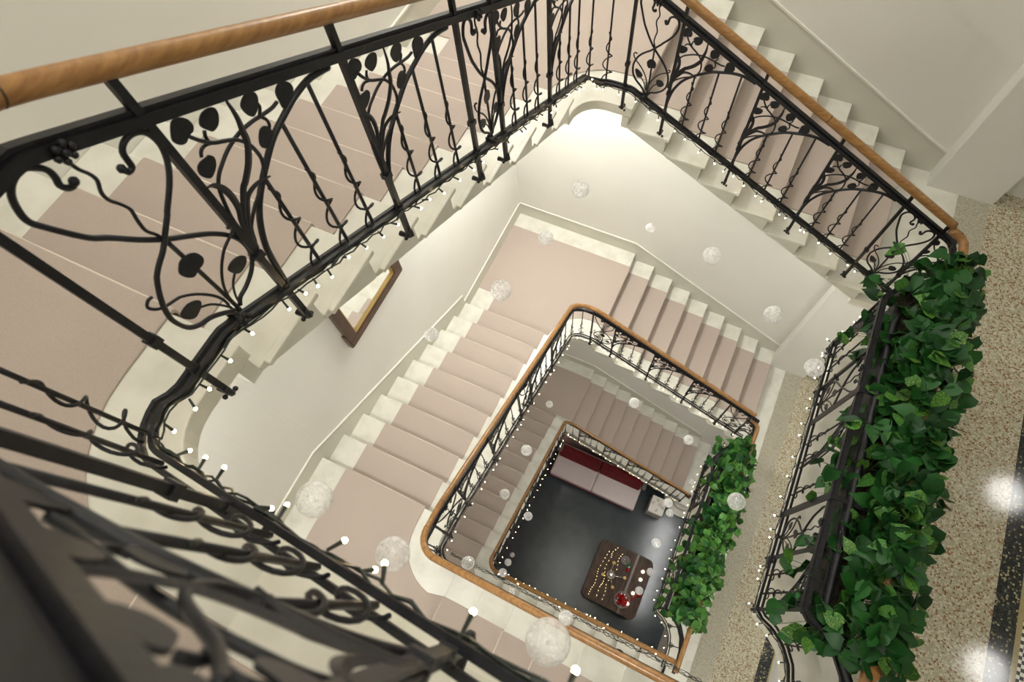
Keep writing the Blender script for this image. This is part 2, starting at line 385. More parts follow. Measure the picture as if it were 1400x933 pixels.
def storey(k, zN, xL, nA, rA, zG, yB, nB, rB, xC, nC, rC, names):
    global YC
    YC = YCK[k]; WD['C'] = YC - YF
    flight('A', -(xL + g * (nA - 1)) , zG, rA, nA - 1, names[0], WS, .27, names[1], carpet_from=2 if k == 0 else 0)
    # first half landing (in the corner of wall_left and wall_back)
    Rr = .19
    if k:
        well = [(xL + .018, YE)] + arc(XE + Rr, YE - Rr, Rr, 90, 180) + [(XE, yB)]
    else:
        well = [(xL + .018, YE), (XE, YE), (XE, yB)]
    poly = well + [(XW, yB), (XW, YW), (xL + .018, YW)]
    if k:
        cw = [(xL + .02, YE + .30)] + arc(XE + .20, YE - .14, .44, 90, 160) + [(XE - .27, yB)]
        cw[0] = (xL + .02, YE + .29)
    else:
        cw = [(xL + .02, YE + .27), (XE - .27, YE + .27), (XE - .27, yB)]
    cp = cw + [(XW + .28, yB), (XW + .28, yB + .38), (XW, yB + .38), (XW, YW - WS), (xL + .02, YW - WS)]
    landing(poly, zN, names[2], cp, names[3])
    flight('B', -yB, zN, rB, nB - 1, names[4], .282, .27, names[5])
    zS = zN + rB * nB; yS = yB - g * (nB - 1)
    poly = [(XE, yS + .018)] + arc(XE + Rr, YC + Rr, Rr, 180, 270) + [(xC, YC), (xC, YF), (XW, YF), (XW, yS + .018)]
    cw = [(XE - .27, yS + .02)] + arc(XE + .17, YC + .17, .44, 180, 262) + [(xC, YC - .22)]
    cp = cw + [(xC, YF + .24), (XW + .282, YF + .24), (XW + .282, yS + .02)]
    landing(poly, zS, names[6], cp, names[7])
    flight('C', xC, zS, rC, nC - 1, names[8], .24, .22, names[9])
storey(0, ZN0, -.0286, 12, R0, ZN0 - 12 * R0, -.277, 12, R0, .27, 9, RC0,
       ['lowest marble flight, rising behind the red and white sofa', 'carpet on the lowest flight, darkest of all the stair carpets',
        'lowest corner landing slab, top of the flight behind the sofa', 'carpet on the lowest corner landing, beside the thin brown handrail',
        'lowest left marble flight, seen inside the middle left railing', 'carpet on the lowest left flight, with faint baluster shadows across it',
        'lowest lower-left landing slab, beneath the middle handrail bend', 'carpet on the lowest lower-left landing beneath the middle handrail',
        'lowest front marble flight between the two parallel wooden handrails', 'carpet on the lowest front flight hidden beneath the middle handrail'])
storey(1, 0, .2684, 9, r, G1, -.6467, 10, r, .2305, 8, r,
       ['middle marble flight going down to the middle gallery below the back wall', 'carpet on the middle flight in the centre right below the plain back wall',
        'middle corner landing slab where two walls meet, centre of the photo', 'large carpet square on the middle corner landing, topmost at centre',
        'middle left marble flight below the wood-framed mirror', 'widest carpeted flight, centre left, under the glass balls',
        'middle lower-left landing slab with a rounded marble edge round the handrail bend', 'carpet on the middle lower-left landing behind two big glass balls',
        'middle front marble flight at the bottom edge beside the thick wooden handrail', 'carpet on the middle front flight at the bottom edge of the photo'])
storey(2, 26 * r, .2807, 8, r, G2, -.6467, 10, r, .2305, 8, r,
       ['topmost right marble flight under the long straight handrail, upper right', 'carpet on the topmost right flight behind the leafy iron railing',
        'topmost corner landing slab with the round nose, top centre', 'carpet on the topmost corner landing, top centre edge',
        'topmost left marble flight behind the large iron railing, with rough stone ends', 'carpet on the topmost left flight behind the large iron leaf ornament',
        'nearest landing slab at the left edge, rounded towards the well', 'carpet on the nearest landing at the left edge of the photo',
        'nearest marble flight, pale treads behind the blurred foreground railing', 'carpet on the nearest flight, bottom left corner, out of focus'])
# two rounded bottom steps of the lowest flight
for i, (R1, z1) in enumerate(((.41, G0 + R0), (.27, G0 + 2 * R0))):
    poly = arc(2.85, -.24, R1, 180, 360, 18) + [(2.85 + R1, .94), (2.85 - R1, .94)]
    mb = MB(); mb.prism(poly, z1 - R0 + .001, z1)
    tag(mb.build('rounded_step', 'stone', bevel=.01, bseg=2), ['lower round bottom step beside the white cube', 'upper round bottom step under the scrolled handrail end'][i], 'step', 'rounded bottom steps')

# ------------------------------------------------------------------ dado strips with a light lip
def dado(side, s0, s1, zf, name, rr):
    """zf(s): floor/nosing height; strip follows it at +.25"""
    mb = MB(); lip = MB(); N = 12
    ss = [s0 + (s1 - s0) * i / N for i in range(N + 1)]
    W_ = WD[side]; F = FL[side]
    for i in range(N):
        a, b_ = ss[i], ss[i + 1]; za, zb = zf(a), zf(b_)
        for m_, w0, lo, hi in ((mb, .004, -.45, .25), (lip, .014, .245, .262)):
            q = [F(a, W_ - w0, za + lo), F(b_, W_ - w0, zb + lo), F(b_, W_ - w0, zb + hi), F(a, W_ - w0, za + hi),
                 F(a, W_ + .0, za + lo), F(b_, W_ + .0, zb + lo), F(b_, W_ + .0, zb + hi), F(a, W_ + .0, za + hi)]
            m_.add(q, [(0, 1, 2, 3), (3, 2, 6, 7), (0, 4, 5, 1), (0, 3, 7, 4), (1, 5, 6, 2)])
    o = struct(mb.build(name, 'dado')); lip.build('dado_lip', 'white', o)
def lin(sN, zN, slope, lo=None, hi=None):
    def f(s):
        z = zN + (s - sN) * slope
        if lo is not None: z = max(z, lo)
        if hi is not None: z = min(z, hi)
        return z
    return f
for k, (zN, xL, zG, yB, nB, xC, rA, rB, rC, x0) in enumerate(((ZN0, -.0286, G0, -.277, 12, .27, R0, R0, RC0, 2.7), (0, .2684, G1, -.6467, 10, .2305, r, r, r, 2.7), (26 * r, .2807, G2, -.6467, 10, .2305, r, r, r, 2.7))):
    dado('A', -x0, -xL, lin(-xL, zN, rA / g, lo=zG, hi=zN), 'baseboard_back', rA)
    dado('A', -xL, -XW, lin(-xL, zN, 0), 'baseboard_back', rA)
    zS = zN + nB * rB; yS = yB - g * (nB - 1)
    dado('B', -YW, -yB - .0, lin(0, zN, 0), 'baseboard_left', rB)
    if k < 2: dado('B', -yB, -yS, lin(-yB, zN + rB, rB / g, hi=zS), 'baseboard_left', rB)
    if k < 2: dado('B', -yS, -YF, lin(0, zS, 0), 'baseboard_left', rB)
for o in list(COL.objects):
    if o.name.startswith('wall_right'): pass
# thin wall joint strip on the back wall, ground storey
struct(boxo('trim_1', 'white', None, 2.636, 2.648, YW - .004, YW + .01, G0 + .3, G1 - .3))

# ------------------------------------------------------------------ iron railings
TREE={
'arch':[(-0.006,0.229),(0.004,0.328),(0.017,0.409),(0.042,0.485),(0.072,0.547),(0.114,0.609),(0.178,0.687),(0.225,0.737),(0.282,0.782),(0.336,0.821),(0.397,0.854),(0.448,0.867),(0.484,0.872)],
'stemA':[(-0.009,0.432),(-0.009,0.537),(0.004,0.611),(0.018,0.66),(0.036,0.69),(0.056,0.712),(0.095,0.748),(0.144,0.779),(0.191,0.796),(0.22,0.802),(0.261,0.812),(0.284,0.824)],
'brA1':[(0.216,0.801),(0.227,0.817),(0.233,0.831),(0.229,0.841)],
'brA2':[(0.22,0.8),(0.23,0.787),(0.23,0.77),(0.221,0.756)],
'stemB':[(-0.002,0.444),(0.012,0.492),(0.031,0.522),(0.064,0.563),(0.118,0.616),(0.139,0.646),(0.153,0.686),(0.153,0.714),(0.148,0.739),(0.134,0.761),(0.119,0.772),(0.096,0.779),(0.072,0.785),(0.054,0.798),(0.041,0.812),(0.034,0.823)],
'brB1':[(0.068,0.789),(0.068,0.803),(0.075,0.819)],
'brB2':[(0.076,0.781),(0.054,0.782),(0.039,0.773),(0.03,0.757)],
'blade':[(-0.011,0.421),(0.001,0.501),(0.026,0.564),(0.063,0.631),(0.076,0.645),(0.109,0.687),(0.131,0.725),(0.145,0.757),(0.15,0.789),(0.156,0.818),(0.158,0.845),(0.157,0.876)],
'bladeR':[(-0.012,0.434),(0.007,0.501),(0.034,0.558),(0.058,0.599),(0.088,0.62),(0.116,0.628),(0.145,0.628)],
'bladeL':[(-0.011,0.428),(0.001,0.529),(0.019,0.58),(0.024,0.627),(0.018,0.66),(0.005,0.678),(-0.01,0.68)],
}
TLEAF=[
[(0.29,0.854),(0.311,0.874),(0.337,0.872),(0.344,0.851),(0.327,0.82),(0.306,0.799),(0.288,0.801),(0.287,0.823)],
[(0.185,0.85),(0.203,0.87),(0.221,0.877),(0.236,0.873),(0.237,0.857),(0.223,0.831),(0.205,0.814),(0.193,0.814),(0.185,0.828)],
[(0.183,0.752),(0.198,0.771),(0.214,0.775),(0.223,0.762),(0.223,0.738),(0.212,0.725),(0.187,0.712),(0.174,0.717),(0.174,0.732)],
[(0.009,0.849),(0.023,0.869),(0.04,0.874),(0.055,0.865),(0.058,0.846),(0.049,0.831),(0.034,0.823),(0.02,0.81),(0.005,0.81),(-0.002,0.825)],
[(0.076,0.849),(0.091,0.865),(0.111,0.872),(0.125,0.868),(0.123,0.848),(0.108,0.824),(0.089,0.813),(0.08,0.819),(0.071,0.834)],
[(0.002,0.734),(0.015,0.748),(0.035,0.755),(0.046,0.758),(0.052,0.745),(0.041,0.721),(0.018,0.699),(0.006,0.701),(-0.002,0.715)],
]
HEART={
's1':[(0.055,0.805),(0.058,0.795),(0.07,0.802),(0.073,0.819),(0.077,0.842),(0.092,0.862),(0.113,0.873),(0.131,0.87),(0.141,0.849),(0.14,0.817),(0.126,0.774),(0.101,0.727),(0.06,0.666),(0.055,0.657),(0.027,0.617),(-0.006,0.57),(-0.037,0.535),(-0.067,0.496),(-0.092,0.451),(-0.107,0.404),(-0.107,0.365),(-0.098,0.328),(-0.074,0.301),(-0.041,0.288),(-0.014,0.272),(0.003,0.254)],
's2':[(-0.021,0.816),(-0.025,0.806),(-0.036,0.805),(-0.041,0.817),(-0.036,0.834),(-0.035,0.854),(-0.045,0.868),(-0.064,0.877),(-0.087,0.872),(-0.104,0.857),(-0.115,0.834),(-0.12,0.809),(-0.113,0.782),(-0.082,0.702),(-0.059,0.667),(-0.021,0.622),(0.017,0.59),(0.056,0.567),(0.093,0.544),(0.122,0.515),(0.14,0.479),(0.145,0.439),(0.137,0.396),(0.111,0.349),(0.072,0.307),(0.042,0.284),(0.027,0.257)],
'wave':[(0.005,0.879),(-0.001,0.856),(0.001,0.834),(0.008,0.817),(0.009,0.797),(-0.002,0.769),(-0.003,0.746),(0.005,0.728),(0.012,0.706),(0.01,0.69),(0.005,0.667),(0.002,0.635),(0.011,0.613),(0.014,0.59)],
'rod':[(0.015,0.587),(0.016,0.522),(0.018,0.355),(0.018,0.238)],
'curlR':[(0.133,0.536),(0.145,0.54),(0.144,0.527),(0.126,0.508),(0.094,0.479),(0.061,0.432),(0.034,0.377),(0.02,0.325),(0.017,0.293)],
'stR':[(0.074,0.381),(0.05,0.346),(0.034,0.301),(0.029,0.271)],
'curlL':[(-0.094,0.477),(-0.105,0.48),(-0.117,0.469),(-0.111,0.447),(-0.094,0.428),(-0.057,0.409),(-0.027,0.385),(-0.004,0.35),(0.006,0.316),(0.007,0.283)],
'stL':[(-0.044,0.341),(-0.023,0.328),(-0.007,0.301),(0.005,0.273)],
}
HLEAF=[
[(-0.007,0.501),(0.006,0.515),(0.028,0.52),(0.042,0.51),(0.044,0.485),(0.032,0.467),(0.016,0.459),(-0.001,0.446),(-0.014,0.456),(-0.019,0.478)],
[(0.068,0.406),(0.088,0.424),(0.11,0.428),(0.123,0.416),(0.117,0.397),(0.101,0.38),(0.082,0.372),(0.07,0.385)],
[(-0.088,0.375),(-0.068,0.38),(-0.042,0.373),(-0.034,0.359),(-0.048,0.337),(-0.066,0.328),(-0.08,0.337),(-0.09,0.361)],
]

class Path:
    def __init__(s, pts, zf, step=.02):
        s.P = []; s.L = []
        L = 0; prev = None
        for a, b_ in zip(pts[:-1], pts[1:]):
            d = math.dist(a, b_); n = max(1, int(d / step))
            for i in range(n):
                p = (a[0] + (b_[0] - a[0]) * i / n, a[1] + (b_[1] - a[1]) * i / n)
                if prev: L += math.dist(prev, p)
                s.P.append(p); s.L.append(L); prev = p
        L += math.dist(prev, pts[-1]); s.P.append(pts[-1]); s.L.append(L)
        s.len = L
        s.Z = [zf(p) for p in s.P] if zf else None
    def idx(s, t):
        t = min(max(t, 0), s.len - 1e-6); lo, hi = 0, len(s.L) - 1
        while hi - lo > 1:
            m_ = (lo + hi) // 2
            if s.L[m_] <= t: lo = m_
            else: hi = m_
        return lo, (t - s.L[lo]) / max(1e-9, s.L[hi] - s.L[lo])
    def near(s, x, y): 
        i = min(range(len(s.P)), key=lambda i: (s.P[i][0] - x) ** 2 + (s.P[i][1] - y) ** 2); return s.L[i]
    def nrm(s, t):
        a, b_ = s.idx(t - .012)[0], min(s.idx(t + .012)[0] + 1, len(s.P) - 1)
        tx, ty = s.P[b_][0] - s.P[a][0], s.P[b_][1] - s.P[a][1]; l = math.hypot(tx, ty) or 1
        return Vector((-ty / l, tx / l, 0))
    def pt(s, t, v=0, w=0):
        i, f = s.idx(t); j = min(i + 1, len(s.P) - 1)
        x = s.P[i][0] * (1 - f) + s.P[j][0] * f; y = s.P[i][1] * (1 - f) + s.P[j][1] * f; z = s.Z[i] * (1 - f) + s.Z[j] * f
        p = Vector((x, y, z + v))
        if t > s.len: d = s.nrm(s.len); p += Vector((d.y, -d.x, 0)) * (t - s.len)
        if t < 0: d = s.nrm(0); p += Vector((d.y, -d.x, 0)) * t
        return p + s.nrm(t) * w if w else p
def sweep(mb, path, s0, s1, v, hw, hh, w=0, step=.03):
    n = max(2, int((s1 - s0) / step)); vs = []
    for i in range(n + 1):
        t = s0 + (s1 - s0) * i / n; c = path.pt(t, v(t) if callable(v) else v); nn = path.nrm(t)
        for a, b_ in ((-hw, -hh), (hw, -hh), (hw, hh), (-hw, hh)): vs.append(c + nn * (a + w) + Vector((0, 0, b_)))
    mb.add(vs, [(4 * i + k, 4 * i + (k + 1) % 4, 4 * i + 4 + (k + 1) % 4, 4 * i + 4 + k) for i in range(n) for k in range(4)] + [(3, 2, 1, 0), tuple(4 * n + k for k in range(4))])
def arch_v(u, w):
    A = TREE['arch']; k = w / .536
    for (a, b_), (c, d) in zip(A[:-1], A[1:]):
        if a * k <= u <= c * k: return b_ + (d - b_) * (u - a * k) / max(1e-6, (c - a) * k)
    return .87
VM = [.21, .895]
def vm(v): return VM[0] + (v - .21) * (VM[1] - VM[0]) / .685
def plate(mb, path, s0, sgn, k, pts, th=.004, w=0, sub=3):
    if sub > 1:
        m_ = len(pts); q = [Vector((a, b_, 0)) for a, b_ in pts]; pts = []
        for i in range(m_):
            a, b_, c, d = q[i - 1], q[i], q[(i + 1) % m_], q[(i + 2) % m_]
            for j in range(sub):
                t = j / sub; e = .5 * ((2 * b_) + (c - a) * t + (2 * a - 5 * b_ + 4 * c - d) * t * t + (3 * b_ - a - 3 * c + d) * t ** 3); pts.append((e.x, e.y))
    n = len(pts); vs = []
    for q in (-th / 2, th / 2): vs += [path.pt(s0 + sgn * u * k, vm(v), w + q) for u, v in pts]
    mb.add(vs, [tuple(range(n)), tuple(range(2 * n - 1, n - 1, -1))] + [(i, n + i, n + (i + 1) % n, (i + 1) % n) for i in range(n)])
def stroke(mb, path, s0, sgn, k, pts, rad, n, sub, flat=None, w=0):
    P = smooth_pts([(u, v, 0) for u, v in pts], sub)
    W3 = [path.pt(s0 + sgn * p.x * k, vm(p.y), w) for p in P]
    if isinstance(rad, tuple):
        m_ = len(W3) - 1; rad = [rad[0] + (rad[1] - rad[0]) * math.sin(PI * min(1, .15 + .85 * i / m_)) for i in range(m_ + 1)]
    tube(mb, W3, rad, n, flat=flat, fn=[path.nrm(s0 + sgn * p.x * k) for p in P] if flat else None)
def railing(name, label, path, s0, s1, items, root_loc, det=2, up=1, top0=None, post_top=1.03, post_h0=.02, cat='railing', group='wrought iron stair railings', bottom=.21, top=.895):
    """items: ('post',s) ('bal',s,vtop) ('tree',s,width,dir) ('heart',s,halfwidth) ; dir = -1: arch runs downhill"""
    VM[0] = bottom; VM[1] = top
    T = empty(name, root_loc); tag(T, label, cat, group)
    off = Vector(root_loc); NS = {2: 6, 1: 4, 0: 3}[det]; SUB = {2: 3, 1: 2, 0: 1}[det]
    def out(mb, nm, mat='iron', smooth=False, par=T):
        mb.v = [(x - off.x, y - off.y, z - off.z) for x, y, z in mb.v]
        return mb.build(nm, mat, par, smooth=smooth)
    mb = MB(); sweep(mb, path, s0, s1, bottom, .006, .009, -.014); sweep(mb, path, s0, s1, bottom, .007, .011, .014); out(mb, 'bottom_rail')
    mb = MB(); tf = (lambda t: top + (top0 - top) * max(0, 1 - (t - s0) / .3)) if top0 else (lambda t: top)
    sweep(mb, path, s0, s1, tf, .014, .014); sweep(mb, path, s0, s1, lambda t: tf(t) + .022, .012, .005, -.007); out(mb, 'top_rail')
    for it in items:
        if it[0] == 'post':
            s = it[1]; mb = MB(); c = path.pt(s, 0); n_ = path.nrm(s); t_ = Vector((n_.y, -n_.x, 0)); h = .0095
            vt = it[2] if len(it) > 2 else post_top
            for z0, z1, hh in ((post_h0, vt, h), (.385, .41, .015), (bottom - .02, bottom + .02, .013)) if det else ((post_h0, vt, h),):
                q = [c + n_ * a * hh + t_ * b_ * hh + Vector((0, 0, z)) for z in (z0, z1) for a, b_ in ((-1, -1), (1, -1), (1, 1), (-1, 1))]
                mb.add(q, [(3, 2, 1, 0), (4, 5, 6, 7)] + [(i, (i + 1) % 4, 4 + (i + 1) % 4, 4 + i) for i in range(4)])
            out(mb, 'post')
            if det and post_h0 < .1:
                mb = MB(); b0 = path.pt(s, post_h0 + .05)
                tube(mb, [b0 + n_ * .012, b0 + Vector((0, 0, -.035)) + n_ * .014, b0 + Vector((0, 0, -.06)) - n_ * .01, b0 + Vector((0, 0, -.06)) - n_ * .05], [.008, .011, .010, .012], 6)
                for a in (-.018, .018): ball(mb, b0 + Vector((0, 0, -.06 + a * .5)) + t_ * a - n_ * .008, .009, 6, 4)
                out(mb, 'bracket', smooth=True)
        elif it[0] == 'bal':
            s, vt = it[1], vm(it[2]); mb = MB()
            tube(mb, [path.pt(s, bottom), path.pt(s, vt)], .0062, NS)
            N = {2: 44, 1: 26, 0: 14}[det]; ph = s * 37.0; P = []; rd = []
            for i in range(N + 1):
                q = i / N; v = bottom + .39 - .37 * q; R1 = .0085 + .023 * min(1, max(0, (q - .12) * 1.6)) * (1 if q < .93 else .8)
                an = q * 2 * PI * 2.9 + .6
                if q < .1: R1 = .0085
                c = path.pt(s, v - .004 * math.sin(an)); n_ = path.nrm(s); t_ = Vector((n_.y, -n_.x, 0))
                P.append(c + t_ * R1 * math.cos(an) * 1.1 + n_ * R1 * math.sin(an) * .5)
            tube(mb, P, .0044, 5 if det == 2 else NS)
            out(mb, 'baluster', smooth=det == 2)
        elif it[0] == 'tree':
            s, w, dr = it[1], it[2], it[3]; k = w / .536
            mb = MB()
            for nm, rd in (('arch', .0095), ):
                stroke(mb, path, s, dr, k, TREE[nm], rd, NS, SUB)
            out(mb, 'arch_bar', smooth=det == 2)
            mb = MB()
            for nm in ('stemA', 'stemB') + (('brA1', 'brA2', 'brB1', 'brB2') if det else ()):
                stroke(mb, path, s, dr, k, TREE[nm], .0052 if nm[0] == 's' else .0045, NS, SUB, w=.004 if nm[-1] in 'B' else -.003)
            out(mb, 'branch', smooth=det == 2)
            for nm, rr_ in (('blade', (.004, .0125)), ('bladeR', (.003, .010)), ('bladeL', (.003, .010))):
                mb = MB(); stroke(mb, path, s, dr, k, TREE[nm], rr_, 4, SUB, flat=.004, w=.007); out(mb, 'blade_leaf')
            if det:
                for lf in TLEAF:
                    mb = MB(); plate(mb, path, s, dr, k, lf, w=.002); out(mb, 'iron_leaf')
            else:
                mb = MB()
                for lf in TLEAF: plate(mb, path, s, dr, k, lf[::2], w=-.008, sub=1)
                tag(out(mb, 'iron_leaf'), kind='stuff')
        elif it[0] == 'heart':
            s, hw = it[1], it[2]; k = hw / .145; dr = it[3] if len(it) > 3 else -1
            for nm, rd in (('s1', .0068), ('s2', .0068), ('wave', .0042), ('rod', .006), ('curlR', .0042), ('curlL', .0042)):
                mb = MB(); stroke(mb, path, s, dr, k, HEART[nm], rd, NS, SUB, w=.004 if nm in ('s1', 'curlR') else -.004)
                if nm in ('s1', 's2') and det == 2:
                    u, v = HEART[nm][0]; ball(mb, path.pt(s + dr * u * k, vm(v)), .010, 8, 5)
                out(mb, 'scroll' if nm in ('s1', 's2') else 'curl', smooth=det == 2)
            mb = MB()
            for nm in ('stR', 'stL'): stroke(mb, path, s, dr, k, HEART[nm], .0035, NS, SUB)
            out(mb, 'leaf_stalk')
            if det:
                for lf in HLEAF:
                    mb = MB(); plate(mb, path, s, dr, k, lf); out(mb, 'iron_leaf')
                for v_ in (top - .005, bottom + .01):
                    mb = MB(); c = path.pt(s, v_); n_ = path.nrm(s); t_ = Vector((n_.y, -n_.x, 0))
                    tube(mb, [c + n_ * .02, c - n_ * .02], .012, 6)
                    for sd in (1, -1):
                        for a in range(6):
                            ball(mb, c + n_ * sd * .02 + t_ * .017 * math.cos(a * PI / 3) + Vector((0, 0, .017 * math.sin(a * PI / 3))), .008, 6, 4)
                        ball(mb, c + n_ * sd * .022, .009, 6, 4)
                    out(mb, 'rosette', smooth=True)
    return T
def handrail(label, path, s0, s1, joints=(), v=1.045, rad=.027, root=(0, 0, 0), det=2):
    off = Vector(root); mb = MB(); n = max(3, int((s1 - s0) / .04)); P = [path.pt(s0 + (s1 - s0) * i / n, v(s0 + (s1 - s0) * i / n) if callable(v) else v) - off for i in range(n + 1)]
    tube(mb, P, rad, 12 if det == 2 else 8)
    o = mb.build('handrail', 'wood', smooth=True); o.location = off; tag(o, label, 'handrail', 'wooden handrails')
    for s in joints:
        vv = v; v_ = vv(s) if callable(vv) else vv
        mb = MB(); tube(mb, [path.pt(s - .0022, v_) - off, path.pt(s + .0022, v_) - off], rad * 1.012, 12); mb.build('dark_joint', 'joint', o, smooth=True)
    return o
def light_string(label, path, s0, s1, det=2, v=.205, sp=.085, root=(0, 0, 0), wb=.03, strands=0):
    off = Vector(root); rnd = random.Random(label)
    T = empty('light_string', root); tag(T, label, 'string lights', 'white fairy light strings on the railings')
    mb = MB(); n = int((s1 - s0) / .035)
    for q in range(strands or (2 if det else 1)):
        P = [path.pt(s0 + (s1 - s0) * i / n, v - .012 * q + rnd.uniform(-.008, .008), wb - .006 + rnd.uniform(-.007, .007) * (2.2 if strands else 1)) - off for i in range(n + 1)]
        tube(mb, P, .0028 if det == 2 else .0022, 5 if det == 2 else 3)
    if det == 2:
        s = s0 + .1
        while s < s1:
            c = path.pt(s, v - .004, wb - .004) - off; t_ = path.nrm(s); tt = Vector((t_.y, -t_.x, 0))
            tube(mb, [c - tt * .028, c + Vector((0, 0, .005)), c + tt * .028], [.004, .0075, .004], 5); s += rnd.uniform(.3, .6)
    mb.build('cable', 'cable', T)
    stuff = (MB(), MB()); s = s0 + .03
    while s < s1:
        s += sp * rnd.uniform(.45, 1.7)
        if s > s1: break
        c = path.pt(s, v - .008, wb - .004) - off; n_ = path.nrm(s); tt = Vector((n_.y, -n_.x, 0))
        a = rnd.uniform(-1.3, .5); d = n_ * math.cos(a) + Vector((0, 0, math.sin(a))) + tt * rnd.uniform(-.6, .6)
        d.normalize(); L1 = .029 if det == 2 else .024
        if det == 2:
            m1, m2 = MB(), MB()
        else: m1, m2 = stuff
        tube(m1, [c, c + d * L1], [.0032, .0042] if det else .003, 6 if det == 2 else 3)
        ball(m2, c + d * (L1 + .003), .0047 if det == 2 else .0045, 8 if det == 2 else 5, 5 if det == 2 else 3)
        if det == 2:
            so = m1.build('bulb_socket', 'cable', T); m2.build('bulb', 'bulb', so, smooth=True)
    if det < 2:
        tag(stuff[0].build('bulb_sockets', 'cable', T), kind='stuff'); tag(stuff[1].build('bulbs', 'bulb', T), kind='stuff')

YRA = -.455
def rail_path(xG_, zf, xr=0.0, yc=-3.685, R=.13, xGc=2.60):
    pts = [(xG_, YRA)] + arc(xr + R, YRA - R, R, 90, 180, 6) + arc(xr + R, yc + R, R, 180, 270, 6) + [(xGc, yc)]
    return Path(pts, zf)
def zfun(zG, zN, xL, rA, yB, nB, rB, xC, nC, rC, yc):
    zS = zN + nB * rB; zT = zS + nC * rC
    def f(p):
        x, y = p
        if y > -.6 and x > .06 or y > YRA - .03:
            return min(zN + .0, zN - (x - xL) * rA / g)
        if y > -3.55 and x < .2:
            z = zN + rB + (yB - y) / g * rB
            if y > -.585: t = (y + .585) / .13; z = z * (1 - t) + min(zN, z) * t
            return max(zN, min(z, zS))
        z = zS + rC + (x - xC) / g * rC
        return max(zS, min(z, zT))
    return f
paths = {}
for k, a in {0: (G0, ZN0, -.0286, R0, -.277, 12, R0, .27, 9, RC0), 1: (G1, 0, .2684, r, -.6467, 10, r, .2305, 8, r), 2: (G2, 26 * r, .2807, r, -.6467, 10, r, .2305, 8, r)}.items():
    yc = {0: -3.52, 1: -3.665, 2: -3.70}[k]
    paths[k] = rail_path({0: 2.74, 1: 2.60, 2: 2.60}[k], zfun(*a, yc), yc=yc)
def A_items(p, xs, trees, hearts, bals):
    it = []
    for x in xs: it.append(('post', p.near(x, YRA)))
    for x, w in trees:
        s = p.near(x, YRA); it.append(('tree', s, w, -1))
        for u in (.135, .27, .405): it.append(('bal', s - u * w / .55, arch_v(u * w / .55, w)))
    for x, hw in hearts: it.append(('heart', p.near(x, YRA), hw))
    for s, v in bals: it.append(('bal', s, v))
    return it
def B_items(p, ys, trees, hearts, bals, x=0):
    it = [('post', p.near(x, y)) for y in ys]
    for y, w in trees:
        s = p.near(x, y); it.append(('tree', s, w, -1))
        for u in (.135, .27, .405): it.append(('bal', s - u * w / .55, arch_v(u * w / .55, w)))
    for y, hw in hearts: it.append(('heart', p.near(x, y), hw))
    for y in bals: it.append(('bal', p.near(x, y), .88))
    return it
def C_items(p, yc, xs, trees, hearts, bals):
    it = [('post', p.near(x, yc)) for x in xs]
    for x, w in trees:
        s = p.near(x, yc); it.append(('tree', s, w, -1))
        for u in (.135, .27, .405): it.append(('bal', s - u * w / .55, arch_v(u * w / .55, w)))
    for x, hw in hearts: it.append(('heart', p.near(x, yc), hw))
    for x in bals: it.append(('bal', p.near(x, yc), .88))
    return it
names = {2: [('topmost right iron railing, with leafy bays, under the straight handrail at upper right', 'long straight wooden handrail running down the upper right', 'fairy lights along the bottom of the topmost right railing'),
             ('big black iron railing with leaf and heart scrolls across the upper left', 'thick wooden handrail across the top left corner', 'fairy lights under the big upper left railing, glowing on the stone'),
             ('nearest iron railing, blurred, in the bottom left corner', 'nearest wooden handrail, just outside the bottom left corner', 'nearest fairy lights with large bulbs on a dark green cable')],
         1: [('middle iron railing going down right below the plain back wall', 'wooden handrail sloping down right across the centre', 'fairy lights along the middle right railing at centre right'),
             ('middle left iron railing beside the widest carpeted flight', 'wooden handrail running down left through the centre', 'fairy lights along the middle left railing'),
             ('middle front iron railing mostly hidden under its handrail, bottom centre', 'thickest-looking wooden handrail along the bottom centre', 'tangled dark light cable beside the bottom centre handrail')],
         0: [('lowest iron railing above the red and white sofa', 'dark wooden handrail above the sofa', 'fairy lights above the sofa'),
             ('lowest left iron railing bordering the dark floor', 'thin wooden handrail on the left of the dark floor', 'fairy lights on the left of the dark floor'),
             ('lowest front iron railing bordering the dark floor at the bottom', 'thin wooden handrail below the dark floor, nearest the table', 'fairy lights on the lower edge of the dark floor')]}
